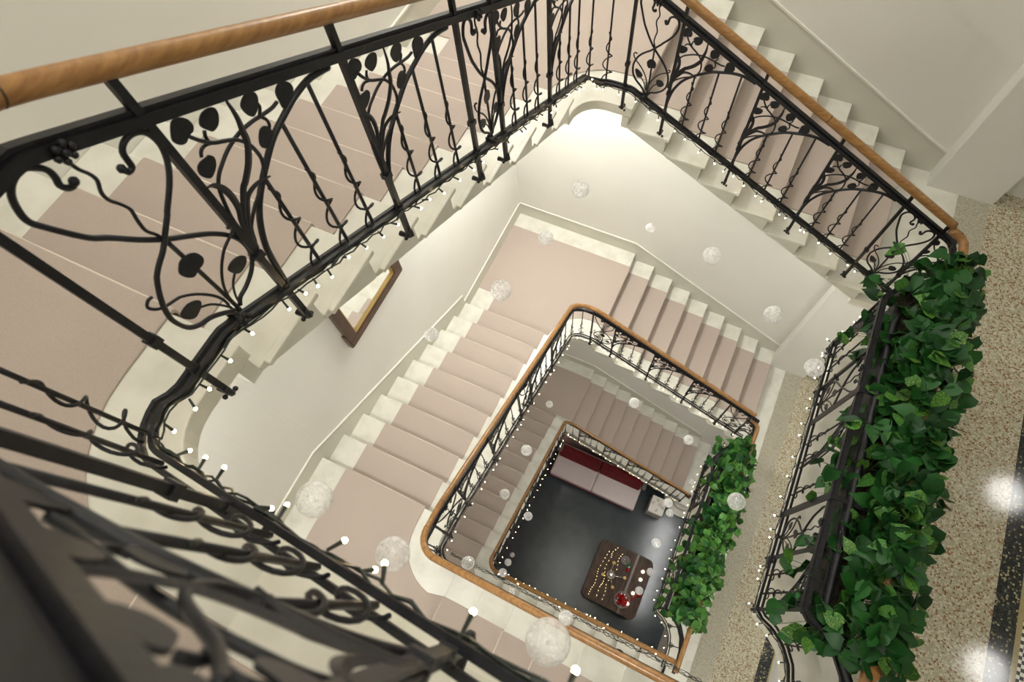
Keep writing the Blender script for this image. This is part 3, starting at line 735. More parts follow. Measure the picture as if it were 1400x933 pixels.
for k in (2, 1, 0):
    p = paths[k]; yc = {0: -3.52, 1: -3.665, 2: -3.70}[k]; det = {2: 2, 1: 1, 0: 0}[k]
    sa = p.near(.02, -.56); sb = p.near(.06, yc + .03); dd = p.len
    if k:
        ai = A_items(p, [.228, .524, 1.076, 1.640, 2.169, 2.47], [(.524, .55), (1.076, .56), (1.640, .53)], [(.376, .137), (2.32, .14)], [(p.near(.09, YRA), .88)])
        bi = B_items(p, [-1.165, -1.728, -1.985, -2.572, -3.122, -3.46], [(-1.165, .55), (-1.728, .55), (-2.572, .58), (-3.108, .536)], [(-1.857, .115), (-3.285, .155)], [-.56])
        if k == 1: bi = B_items(p, [-1.165, -1.728, -1.985, -2.572, -3.122, -3.46], [(-1.165, .55), (-1.728, .55), (-2.572, .58), (-3.108, .536)], [(-1.857, .115), (-3.285, .155)], [-.56, -3.62])
        ci = C_items(p, yc, [.45, .99, 1.50, 1.74, 2.27, 2.55], [(.99, .54), (1.50, .5), (2.27, .52)], [(1.62, .11), (2.41, .13)], [.02, .17])
    else:
        ai = A_items(p, [.28, .83, 1.38, 1.93, 2.48, 2.71], [(.28, .54), (.83, .54), (1.38, .54), (1.93, .54)], [], [(p.near(2.60, YRA), .88), (p.near(.13, YRA), .88)])
        bi = B_items(p, [-.9, -1.45, -2.0, -2.3, -2.85, -3.4], [(-1.45, .54), (-2.0, .54), (-2.85, .54), (-3.4, .54)], [(-2.15, .13)], [-.55, -.68, -.8])
        ci = C_items(p, yc, [.30, .85, 1.4, 1.95, 2.5], [(.85, .54), (1.4, .54), (1.95, .54), (2.5, .54)], [], [.1])
    N3 = names[k]
    for j, (s0, s1, its, loc) in enumerate(((0, sa, ai, (1.4, YRA, p.pt(p.near(1.4, YRA)).z)), (sa, sb, bi, (0, -2, p.pt(p.near(0, -2)).z)), (sb, p.len, ci, (1.4, yc, p.pt(p.near(1.4, yc)).z)))):
        railing('stair_railing', N3[j][0], p, s0, s1, its, loc, det=det, top=(.925, .90, .83 if k == 2 else .895)[j], top0=.90 if j == 2 else None, post_top=(1.03, 1.005, .955 if k == 2 else 1.03)[j])
        light_string(N3[j][2], p, s0, s1, det=det, root=loc, wb=.085 if k == 1 and j == 2 else .03, strands=5 if k == 1 and j == 2 else 0, sp=.092 if k == 2 else (.24 if j == 2 else .11) if k == 1 else .11)
# wooden handrails on a rounder line of their own
for k in (2, 1, 0):
    yc = {0: -3.52, 1: -3.665, 2: -3.70}[k]
    a = {0: (G0, ZN0, -.0286, R0, -.277, 12, R0, .27, 9, RC0), 1: (G1, 0, .2684, r, -.6467, 10, r, .2305, 8, r), 2: (G2, 26 * r, .2807, r, -.6467, 10, r, .2305, 8, r)}[k]
    hp = rail_path(2.74 if k == 0 else 2.50, zfun(*a, yc), xr=-.005, R=.17, yc=yc, xGc=2.60)
    # soften the slope changes
    for _ in range(14): hp.Z = [hp.Z[0]] + [(hp.Z[i - 1] + hp.Z[i] * 2 + hp.Z[i + 1]) / 4 for i in range(1, len(hp.Z) - 1)] + [hp.Z[-1]]
    sa = hp.near(.16, YRA); sb = hp.near(-.005, yc + .17); sc = hp.near(.17, yc)
    h0 = handrail(names[k][0][1], hp, 0, hp.near(.0, -.62), [sa, hp.near(1.5, YRA)], root=hp.pt(hp.near(1.4, YRA)), det=det)
    if k == 0:
        c = hp.pt(0, 1.045) - hp.pt(hp.near(1.4, YRA)); mb = MB()
        tube(mb, [c + Vector((.05 * math.sin(q * .42), -.0 - .004 * q, -.055 + .055 * (1 - q * .045) * math.cos(q * .42))) for q in range(20)], [.026 - .0008 * q for q in range(20)], 8); mb.build('volute', 'brownwood', h0, smooth=True)
    handrail(names[k][1][1], hp, hp.near(.0, -.62), sb, [hp.near(0, -3.28)], root=hp.pt(hp.near(0, -2)), v=1.02 if k == 2 else 1.045, rad=.0235)
    handrail(names[k][2][1], hp, sb, hp.len, [sc], root=hp.pt(hp.near(1.4, yc)), rad=.030 if k == 0 else .027, v=(lambda t, sb=sb: .97 + .05 * max(0, 1 - (t - sb) / .3)) if k == 2 else 1.045)

# ------------------------------------------------------------------ gallery railings with planter bays
def gallery(G, det, N, k):
    zs = [(2.60, -3.66), (2.605, -3.52), (2.60, -3.40), (2.565, -3.26), (2.50, -3.16), (2.41, -3.09), (2.33, -3.06), (2.31, -3.03)] + [(2.30 - .01 * i / 5, -3.03 + 2.05 * i / 5) for i in range(6)] + [(2.31, -.95), (2.38, -.85), (2.45, -.70), (2.51, -.57), (2.60, -.455)]
    p = Path(zs, lambda q: G)
    Y = lambda y: p.near(2.30, y)
    it = [('post', Y(-3.05), .93), ('post', Y(-2.68), .93), ('post', Y(-1.37), .93), ('post', Y(-.98), .93)]
    it += [('tree', Y(-3.04), .36, 1), ('bal', Y(-2.92), .62), ('bal', Y(-2.81), .75), ('heart', Y(-2.53), .14), ('heart', Y(-1.52), .14),
           ('tree', Y(-2.02), .36, 1), ('bal', Y(-2.24), .88), ('bal', Y(-1.84), .80), ('bal', Y(-1.99), .62), ('tree', Y(-1.0), .36, -1), ('bal', Y(-1.10), .62), ('bal', Y(-1.23), .75),
           ('bal', p.near(2.50, -3.16), .88), ('bal', p.near(2.60, -3.36), .88), ('bal', p.near(2.60, -3.52), .88), ('bal', p.near(2.40, -.82), .62)]
    T = railing('gallery_railing', N[0], p, .02, p.near(2.44, -.72), it, (2.30, -2.0, G), det=det, post_h0=.03, bottom=.16, top=.90, group='bowed gallery railings')
    off = Vector((2.30, -2.0, G))
    tq = Path([(2.46, YRA)] + arc(2.525, -.535, .08, 90, 0, 6) + [(2.606, -1.0)], lambda _: G)
    tq.Z = [G + .09 * max(0, 1 - L / .2) + .02 for L in tq.L]
    mb = MB(); sweep(mb, tq, 0, tq.len, .925, .014, .014); sweep(mb, tq, 0, tq.len, .947, .012, .005)
    mb.v = [(a - off.x, b_ - off.y, c - off.z) for a, b_, c in mb.v]; mb.build('curved_top_rail', 'iron', T)
    VM[0], VM[1] = .21, .90; NSg = 6 if det == 2 else 4
    for nm, rd in (('arch', .008), ('stemA', .005), ('stemB', .005), ('blade', .006), ('bladeR', .005)):
        mb = MB(); stroke(mb, tq, .01, 1, .9, TREE[nm], rd, NSg, 2); mb.v = [(a - off.x, b_ - off.y, c - off.z) for a, b_, c in mb.v]
        mb.build('arch_bar' if nm == 'arch' else 'branch', 'iron', T)
    for lf in TLEAF:
        mb = MB(); plate(mb, tq, .01, 1, .9, lf); mb.v = [(a - off.x, b_ - off.y, c - off.z) for a, b_, c in mb.v]; mb.build('iron_leaf', 'iron', T)
    for y in (-1.68, -2.38):
        mb = MB(); x = 2.29
        mb.box(x - .012 - off.x, x - .006 - off.x, y - .024 - off.y, y + .024 - off.y, .12, .94)
        mb.box(x - .012 - off.x, x + .30 - off.x, y - .016 - off.y, y + .016 - off.y, .93, .938)
        mb.build('flat_strap', 'iron', T)
    mb = MB(); e0 = p.near(2.44, -.72); sweep(mb, p, e0, p.len - .03, .19, .007, .010); mb.v = [(a - off.x, b_ - off.y, c - off.z) for a, b_, c in mb.v]; mb.build('bottom_rail', 'iron', T)
    # inner tube behind the top rail
    q = Path([(2.62, -3.42), (2.58, -3.26), (2.50, -3.13), (2.42, -3.03), (2.395, -2.98), (2.375, -1.15), (2.395, -1.08)], lambda _: G)
    mb = MB(); n = 60
    tube(mb, [q.pt(q.len * i / n, .93) - off for i in range(n + 1)], .021, 10); mb.build('inner_tube', 'iron', T, smooth=True)
    light_string(N[1], p, .1, p.len - .1, det=min(det, 2) if det == 2 else 0, v=.15, root=(2.30, -2.0, G), sp=.11, wb=.035)
    # straight wooden handrail
    hz = (2.50, YRA, G + .10 + (.0 if k else 0))
    pts = [(2.505, YRA), (2.56, -.462)] + arc(2.545, -.54, .078, 60, 0, 4) + [(2.618, -.75), (2.615, -2.0), (2.60, -3.62)]
    h = Path(pts, lambda _: G)
    h.Z = [G + .055 * max(0, 1 - L / .16) for L in h.L]
    handrail(N[2], h, 0, h.len, [.06, .26, 2.2], v=1.045, root=(2.6, -2.0, G), rad=.028, det=2)
    # perforated shelf and planter boxes
    sh = empty('planter_shelf', (2.48, -2.0, G + .70)); tag(sh, N[3], 'shelf', 'perforated planter shelves')
    mb = MB(); mb.prism([(-.10, -1.02), (.10, -1.10), (.12, 1.20), (.0, 1.12), (-.10, 1.02)], -.004, 0); mb.build('perforated_sheet', 'perf', sh)
    mb = MB(); mb.box(-.115, -.10, -1.02, 1.02, -.02, .20); mb.build('side_panel', 'black', sh)
    mb = MB(); mb.box(.12, .127, -1.1, 1.2, -.02, .12); mb.build('side_panel', 'black', sh)
    mb = MB()
    for y in (-.9, 0, .9): mb.box(-.11, .13, y - .01, y + .01, -.02, -.006)
    mb.build('shelf_bearer', 'iron', sh)

# leaf meshes: pointed heart shape with a folded midrib, tip along +y, unit length
def leaf_mesh(nm, mat, fold, droop, wid):
    prof = [(0, 0), (.10, .34), (.26, .46), (.46, .40), (.66, .26), (.84, .11), (1.0, 0)]
    vs = []; fs = []
    for y, w in prof:
        zc = -droop * y * y; yy = y - (.12 if w == .34 else 0)
        vs += [(-w * wid, yy, zc + w * fold), (0, y, zc), (w * wid, yy, zc + w * fold)]
    for i in range(len(prof) - 1):
        a = 3 * i; fs += [(a, a + 3, a + 4, a + 1), (a + 1, a + 4, a + 5, a + 2)]
    me = bpy.data.meshes.new(nm); me.from_pydata(vs, [], fs)
    for p_ in me.polygons: p_.use_smooth = True
    me.materials.append(M[mat]); return me
LEAF = [leaf_mesh('leaf', 'leaf', .22, .18, .82), leaf_mesh('leaf', 'leaf', .10, .30, .90), leaf_mesh('leaf', 'leafv', .18, .22, .85), leaf_mesh('leaf', 'leafg', .25, .25, .8)]
def plant(G, y0, n, label, size, seed, fresh, spread=.36, extra=(), cx=.12):
    rnd = random.Random(seed)
    root = (2.47, y0, G + .72); off = Vector(root)
    t = empty('potted_pothos', root); tag(t, label, 'potted plant', 'pothos plants in the planter rows')
    mb = MB(); hl = .27
    mb.add([(-.075, -hl, 0), (.075, -hl, 0), (.075, hl, 0), (-.075, hl, 0), (-.09, -hl - .01, .17), (.09, -hl - .01, .17), (.09, hl + .01, .17), (-.09, hl + .01, .17)],
           [(3, 2, 1, 0), (0, 1, 5, 4), (1, 2, 6, 5), (2, 3, 7, 6), (3, 0, 4, 7)])
    mb.build('trough', 'black', t)
    mb = MB(); mb.box(-.085, .085, -hl, hl, .13, .15); mb.build('soil', 'soil', t)
    stems = MB(); spots = []
    for i in range(n):
        y = rnd.uniform(-spread, spread); x = rnd.gauss(cx, .13); x = max(cx - .30, min(cx + .26, x))
        e = (x - cx - .015) / .24
        z = .43 - .24 * e * e + rnd.uniform(-.13, .04)
        spots.append((x, y, z, rnd.uniform(.75, 1.15)))
    for x, y, z in extra:
        for _ in range(3): spots.append((x + rnd.uniform(-.05, .05), y + rnd.uniform(-.05, .05), z + rnd.uniform(-.03, .03), rnd.uniform(.8, 1.1)))
    for x, y, z, sc in spots:
        yb, xb = max(-hl, min(hl, y * .7)), max(-.06, min(.07, x * .5))
        m_ = rnd.random(); me = LEAF[3] if m_ < (.45 if fresh else .06) else LEAF[2] if m_ < (.6 if fresh else .16) else LEAF[0] if m_ < .62 else LEAF[1]
        o = bpy.data.objects.new('leaf', me); COL.objects.link(o); o.parent = t
        # outward pointing tip, blade facing mostly upward
        az = math.atan2(y - yb + rnd.uniform(-.25, .25), x - xb + rnd.uniform(-.15, .15)) + rnd.gauss(0, .9)
        pit = rnd.gauss(-.35, .35) - .5 * max(0, abs((x - .09) / .27) - .5)
        o.rotation_mode = 'XYZ'
        rotm = Matrix.Rotation(az - PI / 2, 4, 'Z') @ Matrix.Rotation(pit, 4, 'X') @ Matrix.Rotation(rnd.gauss(0, .45), 4, 'Y')
        s_ = size * sc; d = rotm @ Vector((0, .5 * s_, 0))
        o.matrix_local = Matrix.Translation(Vector((x, y, z)) - d) @ rotm @ Matrix.Diagonal((s_, s_, s_, 1))
        a = Vector((xb, yb, .15)); b_ = Vector((x, y, z)) - d; mid = (a + b_) / 2 + Vector((0, 0, .05))
        tube(stems, smooth_pts([a, mid, b_], 2), .0016, 3)
    tag(stems.build('vine_stems', 'stem', t), kind='stuff')
    return t
N2 = ['bowed black iron railing of the upper gallery, left of the big dark green plants', 'fairy lights down the upper gallery railing', 'wooden handrail beneath the big plants, curving at upper right', 'perforated black planter shelf under the big dark green plants']
N1 = ['bowed iron railing of the middle gallery beside the brighter, smaller plants', 'fairy lights down the middle gallery railing', 'wooden handrail beside the smaller plants, down to the mitred corner', 'planter shelf under the smaller bright green plants']
gallery(G2, 2, N2, 2)
gallery(G1, 1, N1, 1)
for i, (y, lab, ex) in enumerate(((-1.02, 'dark pothos at the top end of the upper planter row, by the handrail bend', [(-.27, .10, .25), (-.33, -.35, .2), (-.2, .34, .3), (.28, .25, .2)]),
                                  (-1.66, 'second pothos from the top of the upper planter row', [(-.22, -.30, .32), (.36, .1, .2)]),
                                  (-2.28, 'third pothos from the top of the upper planter row, with yellow-flecked leaves', [(-.28, .02, .26), (.36, -.2, .2), (.38, .15, .18)]),
                                  (-2.84, 'pothos at the bottom end of the upper planter row, near the white gap', [(-.30, .02, .2), (-.27, -.22, .1), (.25, -.33, .22), (.3, .1, .2)]))):
    plant(G2, y, 270, lab, .115, 11 + i, False, extra=ex)
mb = MB(); mb.add([(0, 0, 0), (.035, .05, .01), (.045, .12, .02), (.02, .20, .0), (-.01, .26, -.03), (-.03, .17, 0), (-.028, .07, .015)], [(0, 1, 2, 3, 4, 5, 6)])
o = mb.build('dry_leaf', 'dead'); o.location = (2.62, -3.24, G2 + 1.08); tag(o, 'curled brown dry leaf lying on the handrail at the bottom of the big plants', 'dry leaf')
for i, (y, lab, ex) in enumerate(((-1.08, 'bright pothos at the top end of the middle planter row', [(-.25, .2, .3), (-.3, -.1, .28), (.1, .38, .25)]),
                                  (-1.66, 'second bright pothos from the top of the middle planter row', [(.3, 0, .15)]),
                                  (-2.22, 'third bright pothos from the top of the middle planter row, behind the floating glass ball', [(-.25, .1, .2)]),
                                  (-2.78, 'bright pothos at the bottom end of the middle planter row', [(.2, -.3, .1)]))):
    plant(G1, y, 200, lab, .125, 31 + i, True, spread=.33, extra=ex, cx=.055)

# ------------------------------------------------------------------ hanging glass balls
def gball(rad, c, label, pink=False):
    mb = MB(); ball(mb, (0, 0, 0), rad, 32, 20, 1.0)
    t = mb.build('glass_ball', 'glass', smooth=True); t.location = c
    tag(t, label, 'glass ball', 'bubbled glass balls hanging in the stairwell')
    mb = MB(); lathe(mb, [(0, .009), (.002, .009), (.003, .004), (.004, .001), (.0, -.001)], (0, 0, rad), 10)
    mb.build('glass_loop', 'clear', t, smooth=True)
    mb = MB(); tube(mb, [(0, 0, rad + .012), (0, 0, TOP - c[2])], .00006, 3, cap=False); mb.build('nylon_thread', 'thread', t)
    mb = MB(); ball(mb, (rad * .1, 0, rad * -.1), rad * .13, 8, 6); mb.build('inner_bubble', 'clear', t, smooth=True)
BALLS = [(.045, 1.111, -3.653, 6.03, 'largest glass ball, bottom centre over the thick handrail'),
 (.045, .664, -3.655, 5.722, 'second largest glass ball, left of the handrail bend at lower centre'),
 (.045, .467, -3.621, 5.89, 'big glass ball over the pale landing edge at lower left'),
 (.05, .319, -2.447, 4.891, 'glass ball at the left end of the large carpet square'),
 (.05, .159, -1.601, 4.071, 'glass ball over the pale border of the middle corner landing'),
 (.05, .354, -1.534, 4.581, 'highest glass ball in the photo, in front of the bright wall'),
 (.04, .648, -.574, 3.087, 'tiny glass ball in front of the bright wall, upper centre'),
 (.05, 1.166, -1.53, 4.38, 'glass ball above the middle right steps, before the plain wall'),
 (.05, 1.605, -1.659, 4.222, 'faint glass ball next to the pilaster edge'),
 (.05, 1.864, -1.95, 4.335, 'glass ball touching the left side of the upper gallery railing in view'),
 (.03, .231, -2.871, 5.155, 'small glass ball over the white dado line at centre left'),
 (.04, .186, -1.657, .762, 'very small glass ball over the lowest corner landing'),
 (.05, 1.065, -1.583, 1.717, 'glass ball over the pale ends of the lowest right steps'),
 (.05, 1.721, -1.512, 1.087, 'glass ball near the top of the bright green plants'),
 (.05, .344, -2.5, 1.979, 'upper of two glass balls over the lowest left flight'),
 (.05, .256, -2.872, 1.434, 'lower of two glass balls over the lowest left flight'),
 (.05, .449, -2.847, .328, 'pinkish glass ball over the dark floor beside the thin handrail'),
 (.05, 1.811, -2.64, 3.802, 'bright glass ball in front of the right side of the smaller plants'),
 (.05, 1.816, -2.564, .668, 'glass ball over the slate floor between the table and the plants'),
 (.05, .385, -3.588, 2.556, 'milky glass ball just above the dark light cable, lower centre'),
 (.04, .11, -3.138, -3.61, 'smallest and highest of three pink glass balls in the dark corner'),
 (.05, .265, -3.331, -1.774, 'middle of three pink glass balls in the dark corner'),
 (.05, .399, -3.506, -.232, 'largest of three pink glass balls in the dark corner, by the handrail'),
 (.03, .736, -3.625, 2.052, 'milky glass ball between the two parallel handrails'),
 (.05, 2.062, -2.665, -1.074, 'glass ball over the right corner of the table'),
 (.05, 1.801, -2.097, .572, 'glass ball over the right corner of the white cube'),
 (.05, 1.964, -1.989, -.407, 'glass ball over the glare just below the white cube'),
 (.05, 2.219, -1.23, -1.472, 'faint glass ball over the carpet end beside the middle gallery railing'),
 (.045, .485, -3.505, -5.905, 'faint small glass ball at the lower left edge of the dark floor'),
 (.04, 1.177, -3.61, 3.742, 'glass ball half hidden behind the largest one'),
 (.05, 1.555, -3.512, -2.164, 'faint glass ball low on the edge of the table shadow'),
 (.05, 2.451, -3.532, -2.92, 'faint glass ball by the lower right end of the dark floor'),
 (.05, 1.977, -2.961, -.775, 'glass ball over the bowl of red baubles')]
for a, x, y, z, l in BALLS: gball(a, (x, y, z), l)

# ------------------------------------------------------------------ mirror on the left wall
t = empty('wall_mirror', (XW, -1.91, 2.35)); tag(t, 'dark wood framed mirror with gilt bead on the left wall, reflecting the stairs', 'mirror')
y0, y1, h = -.45, .45, 1.30; dpt = .06
mb = MB(); mb.box(0, dpt, y0, y1, 0, .10); mb.build('frame_rail', 'brownwood', t, bevel=.006, bseg=2)
mb = MB(); mb.box(0, dpt, y0, y1, h - .10, h); mb.build('frame_rail', 'brownwood', t, bevel=.006, bseg=2)
for a, b_ in ((y0, y0 + .10), (y1 - .10, y1)):
    mb = MB(); mb.box(0, dpt, a, b_, .10, h - .10); mb.build('frame_stile', 'brownwood', t, bevel=.006, bseg=2)
    mb = MB(); c = (a + b_) / 2; sg = -1 if a < 0 else 1; mb.box(0, dpt - .006, c + sg * .05, c + sg * .068, .0, .22); mb.build('corner_ear', 'brownwood', t, bevel=.004)
for b4 in ((y0 + .10, y1 - .10, .10, .114), (y0 + .10, y1 - .10, h - .114, h - .10), (y0 + .10, y0 + .112, .1, h - .1), (y1 - .112, y1 - .10, .1, h - .1)):
    mb = MB(); mb.box(.02, .05, *b4); mb.build('gilt_bead', 'gold', t, bevel=.003)
mb = MB(); mb.box(.012, .03, y0 + .10, y1 - .10, .10, h - .10); mb.build('mirror_glass', 'mirror', t)

# ------------------------------------------------------------------ ground floor: sofa
t = empty('sofa', (.88, -.66, G0)); tag(t, 'long white upholstered sofa with red velvet back on the dark floor', 'sofa')
def pb(nm, mat, *b, bevel=.02, seg=3, par=None):
    mb = MB(); mb.box(*b); return mb.build(nm, mat, par or t, bevel=bevel, bseg=seg)
pb('base', 'piping', -1.0, 1.0, -.33, .34, .08, .24, bevel=.01)
pb('seat_cushion', 'linen', -1.02, -.002, -.345, .26, .24, .42, bevel=.03)
pb('seat_cushion', 'linen', .002, 1.02, -.345, .26, .24, .42, bevel=.03)
pb('backrest', 'linen', -1.0, 1.0, .30, .38, .2, .66, bevel=.02)
for x0, x1 in ((-1.0, -.005), (.01, .98)):
    mb = MB(); mb.add([(x0, .10, .42), (x1, .10, .42), (x1, .30, .42), (x0, .30, .42), (x0, .20, .76), (x1, .20, .76), (x1, .34, .76), (x0, .34, .76)],
                      [(3, 2, 1, 0), (4, 5, 6, 7), (0, 1, 5, 4), (1, 2, 6, 5), (2, 3, 7, 6), (3, 0, 4, 7)]); mb.build('back_cushion', 'velvet', t, bevel=.035, bseg=3)
for x in (-.95, .95):
    for y in (-.28, .3): pb('leg', 'black', x - .02, x + .02, y - .02, y + .02, 0, .08, bevel=.003)
for x, l in ((-1.02, 'grey rolled bolster at the left end of the sofa'), (1.06, 'grey rolled bolster at the right end of the sofa')):
    mb = MB(); tube(mb, [(0, -.12, 0), (0, .14, 0)], .055, 16); o = mb.build('bolster', 'grey', smooth=False, bevel=.015, bseg=3); o.location = (.88 + x * .98, -.42, G0 + .80 if x < 0 else G0 + .64)
    tag(o, l, 'bolster', 'grey bolsters')
# white cube with drawers and printed marks
t = empty('display_cube', (2.35, -.69, G0)); tag(t, 'small white cube cabinet with printed round marks beside the sofa', 'cube cabinet')
pb('body', 'white', -.165, .165, -.185, .185, 0, .5, bevel=.006)
for k_ in (0, 1):
    pb('drawer', 'white', -.155 + .16 * k_, -.005 + .16 * k_, -.193, -.184, .26, .45, bevel=.003)
    pb('slot', 'black', -.13 + .16 * k_, -.03 + .16 * k_, -.196, -.19, .36, .39, bevel=.002)
for i_, (x, y, a0) in enumerate(((-.10, .02, 30), (.0, -.11, 200), (-.03, .12, 120), (.11, -.02, 300))):
    mb = MB(); P = [(x + .022 * math.cos(math.radians(a0 + q * 30)), y + .028 * math.sin(math.radians(a0 + q * 30)), .501) for q in range(10)]
    tube(mb, P, .005, 4, flat=.001, fn=(0, 0, 1)); mb.build('printed_mark', 'joint', t)
pb('square_card', 'linen', .0, .08, -.01, .07, .5, .506, bevel=.001)
# coffee table
t = empty('coffee_table', (2.107, -2.48, G0)); tag(t, 'large square walnut coffee table with rounded corners on the dark floor', 'table')
def rrect(hx, hy, R, n=5):
    return arc(hx - R, hy - R, R, 0, 90, n) + arc(-hx + R, hy - R, R, 90, 180, n) + arc(-hx + R, -hy + R, R, 180, 270, n) + arc(hx - R, -hy + R, R, 270, 360, n)
full = rrect(.605, .645, .13)
def clip(poly, x0, x1):
    def cl(P, inside, X):
        o_ = []
        for a, b_ in zip(P, P[1:] + P[:1]):
            if inside(a): o_.append(a)
            if inside(a) != inside(b_): t_ = (X - a[0]) / (b_[0] - a[0]); o_.append((X, a[1] + t_ * (b_[1] - a[1])))
        return o_
    return cl(cl(poly, lambda p_: p_[0] >= x0, x0), lambda p_: p_[0] <= x1, x1)
xs_ = [-.61, -.30, -.02, .215, .265, .61]
for i_ in range(5):
    mb = MB(); mb.prism(clip(full, xs_[i_] + .0008, xs_[i_ + 1] - .0008), .415 if i_ != 3 else .415, .45); mb.build('plank', 'tableband' if i_ == 3 else 'table', t, bevel=.002)
for x in (-.45, .45):
    for y in (-.47, .47): pb('leg', 'table', x - .035, x + .035, y - .035, y + .035, 0, .415, bevel=.006)
pb('apron', 'table', -.48, .48, -.5, .5, .36, .412, bevel=.004)
TZ = G0 + .45
# candelabra
t = empty('candelabra', (1.93, -2.50, TZ)); tag(t, 'four-armed silver candelabra with a glass globe in the middle of the table', 'candelabra')
mb = MB(); lathe(mb, [(.0, 0), (.07, 0), (.07, .008), (.02, .02), (.012, .05), (.012, .12), (.02, .14), (0, .15)], n=20); mb.build('foot', 'silver', t, smooth=True)
mb = MB(); ball(mb, (0, 0, .22), .10, 24, 14, .9); mb.build('globe', 'silver', t, smooth=True)
for a, L in ((95, .26), (15, .30), (200, .16), (-58, .24)):
    ca, sa_ = math.cos(math.radians(a)), math.sin(math.radians(a)); mb = MB()
    tube(mb, smooth_pts([(0, 0, .14), (ca * L * .5, sa_ * L * .5, .10), (ca * L, sa_ * L, .16)], 4), .007, 8); ar = mb.build('arm', 'silver', t, smooth=True)
    mb = MB(); lathe(mb, [(0, .16), (.03, .165), (.034, .185), (.022, .17), (.012, .175), (.012, .20), (0, .20)], (ca * L, sa_ * L, 0), 14); mb.build('candle_cup', 'gold', ar, smooth=True)
# glass bowl with red baubles
t = empty('glass_bowl', (2.33, -2.84, TZ)); tag(t, 'round clear glass bowl filled with red baubles near the table corner', 'bowl')
mb = MB(); lathe(mb, [(0, 0), (.06, .002), (.12, .03), (.16, .09), (.168, .14), (.164, .14), (.155, .09), (.115, .034), (.05, .008), (0, .008)], n=28); mb.build('bowl_shell', 'clear', t, smooth=True)
rnd = random.Random(3)
pos = []
for ring, (rr_, zz, n_) in enumerate(((0, .05, 1), (.062, .05, 6), (.112, .085, 11), (.04, .105, 4), (.09, .135, 8), (0, .15, 1))):
    for q in range(n_):
        a = 2 * PI * q / n_ + ring
        o = None; mb = MB(); ball(mb, (0, 0, 0), .027, 14, 9); cc = 'red' if rnd.random() < .8 else 'silver'; o = mb.build('bauble', cc, smooth=True)
        o.location = (2.33 + rr_ * math.cos(a), -2.84 + rr_ * math.sin(a), TZ + zz + .0); tag(o, 'small shiny %s bauble heaped with others in the glass bowl' % cc, 'bauble', 'baubles in the glass bowl')
for i_, (x, y, rd, l) in enumerate(((2.690 - .06, -2.60, .042, 'largest loose red bauble at the right edge of the table'), (2.54, -2.70, .026, 'loose red bauble beside the glass bowl'), (2.50, -2.76, .020, 'tiny red bauble touching the glass bowl'), (2.23, -2.24, .036, 'red bauble lying alone near the green sprig'), (2.57, -2.645, .02, 'tiny red bauble next to the big loose one'))):
    mb = MB(); ball(mb, (0, 0, 0), rd, 18, 12); o = mb.build('bauble', 'red', smooth=True); o.location = (x, y, TZ + rd); tag(o, l, 'bauble', 'loose red baubles')
# green sprig
t = empty('green_sprig', (2.22, -2.14, TZ)); tag(t, 'small green leafy sprig with a white blossom on the table', 'sprig')
for q in range(7):
    a = q * .9; o = bpy.data.objects.new('leaf', LEAF[0]); COL.objects.link(o); o.parent = t
    o.matrix_local = Matrix.Translation((0, 0, .02)) @ Matrix.Rotation(a, 4, 'Z') @ Matrix.Rotation(.2, 4, 'X') @ Matrix.Diagonal((.08, .09, .08, 1))
mb = MB(); ball(mb, (.02, -.03, .04), .02, 8, 6); mb.build('blossom', 'linen', t, smooth=True)
t2 = empty('glass_dish', (2.12, -2.07, TZ)); tag(t2, 'clear glass dish beside the green sprig', 'dish')
mb = MB(); lathe(mb, [(0, 0), (.05, .002), (.085, .03), (.09, .05), (.086, .05), (.08, .03), (.048, .008), (0, .006)], n=24); mb.build('dish_shell', 'clear', t2, smooth=True)
for i_, (x, y, l) in enumerate(((2.54, -2.13, 'lit tea light farthest up the right side of the table'), (2.55, -2.30, 'lit tea light second from the top right of the table'), (2.50, -2.62, 'lit tea light beside the large loose bauble'), (2.46, -2.86, 'lit tea light right of the glass bowl'))):
    mb = MB(); lathe(mb, [(0, 0), (.028, 0), (.028, .03), (0, .03)], n=16); o = mb.build('tea_light', 'candle', smooth=False); o.location = (x, y, TZ); tag(o, l, 'tea light', 'tea lights on the table')
    mb = MB(); lathe(mb, [(.034, 0), (.038, .02), (.037, .06), (.034, .06)], n=18); mb.build('glass_cup', 'clear', o, smooth=True)
for i_, (P, l) in enumerate((([(1.74, -2.05), (1.70, -2.25), (1.665, -2.48), (1.68, -2.60), (1.70, -2.77), (1.67, -2.9), (1.66, -3.03)], 'left string of tiny golden lights lying across the table'),
                            ([(1.88, -1.90), (1.81, -2.04), (1.82, -2.14), (1.78, -2.37), (1.83, -2.55), (1.85, -2.69), (1.82, -2.80), (1.83, -3.03)], 'middle string of tiny golden lights lying across the table'),
                            ([(2.02, -1.98), (1.98, -2.12), (2.02, -2.32), (1.93, -2.66), (1.96, -2.83), (1.96, -3.05)], 'right string of tiny golden lights under the candelabra'))):
    t = empty('light_string', (P[0][0], P[0][1], TZ)); tag(t, l, 'string lights', 'tiny golden light strings on the table')
    Q = [Vector((x - P[0][0], y - P[0][1], .004)) for x, y in P]; Q = smooth_pts(Q, 5); mb = MB(); tube(mb, Q, .0012, 3); mb.build('wire', 'gold', t)
    for q in Q[::2 if i_ else 2]:
        mb = MB(); ball(mb, q + Vector((0, 0, .004)), .0065, 6, 4); mb.build('bulb', 'tinybulb', t)

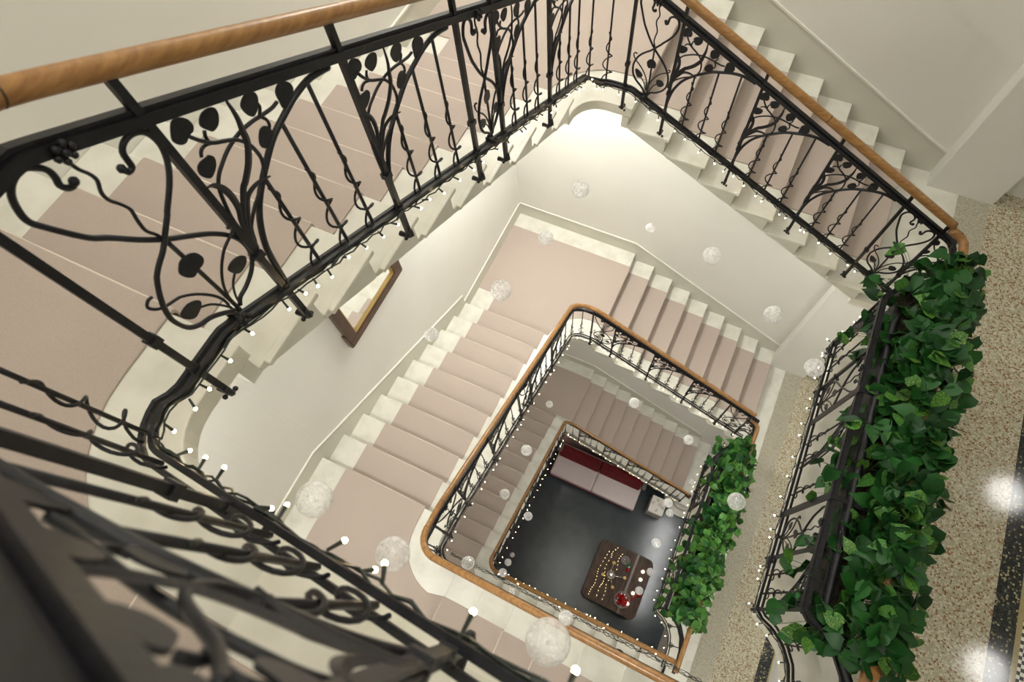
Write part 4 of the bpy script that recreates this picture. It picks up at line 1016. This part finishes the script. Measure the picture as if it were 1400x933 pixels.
t = empty('added_red_lamp', (-1.05, -2.7, G0)); tag(t, 'small added red lamp, unseen, tinting the floor under the lowest left flight', 'lamp')  # invented lamp, out of view, added to tint the floor red
mb = MB(); lathe(mb, [(0, 0), (.09, 0), (.09, .015), (.012, .03), (.012, .30), (0, .30)], n=16); mb.build('base', 'black', t, smooth=False)
mb = MB(); lathe(mb, [(.10, .26), (.16, .28), (.13, .50), (.10, .50)], n=20); mb.build('lamp_shade', 'added_red_glow', t, smooth=True)
# ------------------------------------------------------------------ lamps
def ceil_lamp(x, y, z, sx, sy, label, mat='lamp', rnd_=False):
    t = empty('ceiling_lamp', (x, y, z)); tag(t, label, 'ceiling lamp', 'ceiling lamps')
    mb = MB()
    if rnd_: lathe(mb, [(0, -.05), (sx * .9, -.05), (sx, -.03), (sx, 0)], n=24)
    else: mb.box(-sx, sx, -sy, sy, -.04, -.03)
    mb.build('diffuser', mat, t)
    mb = MB()
    if rnd_: lathe(mb, [(sx, -.03), (sx + .02, -.03), (sx + .02, 0)], n=24)
    else: mb.box(-sx - .02, sx + .02, -sy - .02, sy + .02, -.03, 0)
    mb.build('housing', 'metal', t)
    if 'pendant' in label: boxo('pendant_rod', 'metal', t, -.008, .008, -.008, .008, 0, TOP - z)
    return t
ceil_lamp(1.3, -2.1, TOP, 1.25, 1.4, 'large square light panel added unseen at the top of the stairwell', 'added_top_light')  # this and the next two panels are unseen, added as light from above
ceil_lamp(-.75, -2.1, TOP, .5, 2.4, 'long light panel added unseen above the left flights', 'added_top_light')
ceil_lamp(4.6, -2.1, TOP, .8, 2.0, 'light panel added unseen above the top gallery', 'added_top_light')
for (x, y, z, l) in ((-.72, .35, 26 * r - .085, 'round lamp under the topmost corner landing'), (-.75, -4.45, 36 * r - .085, 'round lamp under the nearest landing'),
                     (-.72, .35, -.085, 'round lamp under the middle corner landing'), (-.75, -4.45, 10 * r - .085, 'round lamp under the middle lower-left landing')):
    ceil_lamp(x, y, z, (.22 if z > 5 else .29) if z > 2 else .2, 0, l, 'lamp' if z > 2 else 'lamp_mid', rnd_=True)
ceil_lamp(-.95, .45, 7.0, .19, 0, 'added round pendant light, unseen, over the topmost corner landing', rnd_=True)  # unseen lamp added so light from upper left shades the treads
ceil_lamp(5.86, .17, G3 - .3, .22, .22, 'round lamp over the upper gallery, far end', 'lamp_small', rnd_=True)
ceil_lamp(5.93, -2.02, G3 - .3, .22, .22, 'round lamp over the upper gallery, near end', 'lamp_small', rnd_=True)
ceil_lamp(3.35, -.2, G2 - .26, .10, .1, 'round lamp under the upper gallery, by the stair foot', rnd_=True)
ceil_lamp(3.25, -4.1, G2 - .26, .16, .1, 'round lamp under the upper gallery, front end', rnd_=True)
ceil_lamp(3.29, -1.2, G1 - .26, .06, 1.45, 'long lamp under the middle gallery', 'lamp_long')
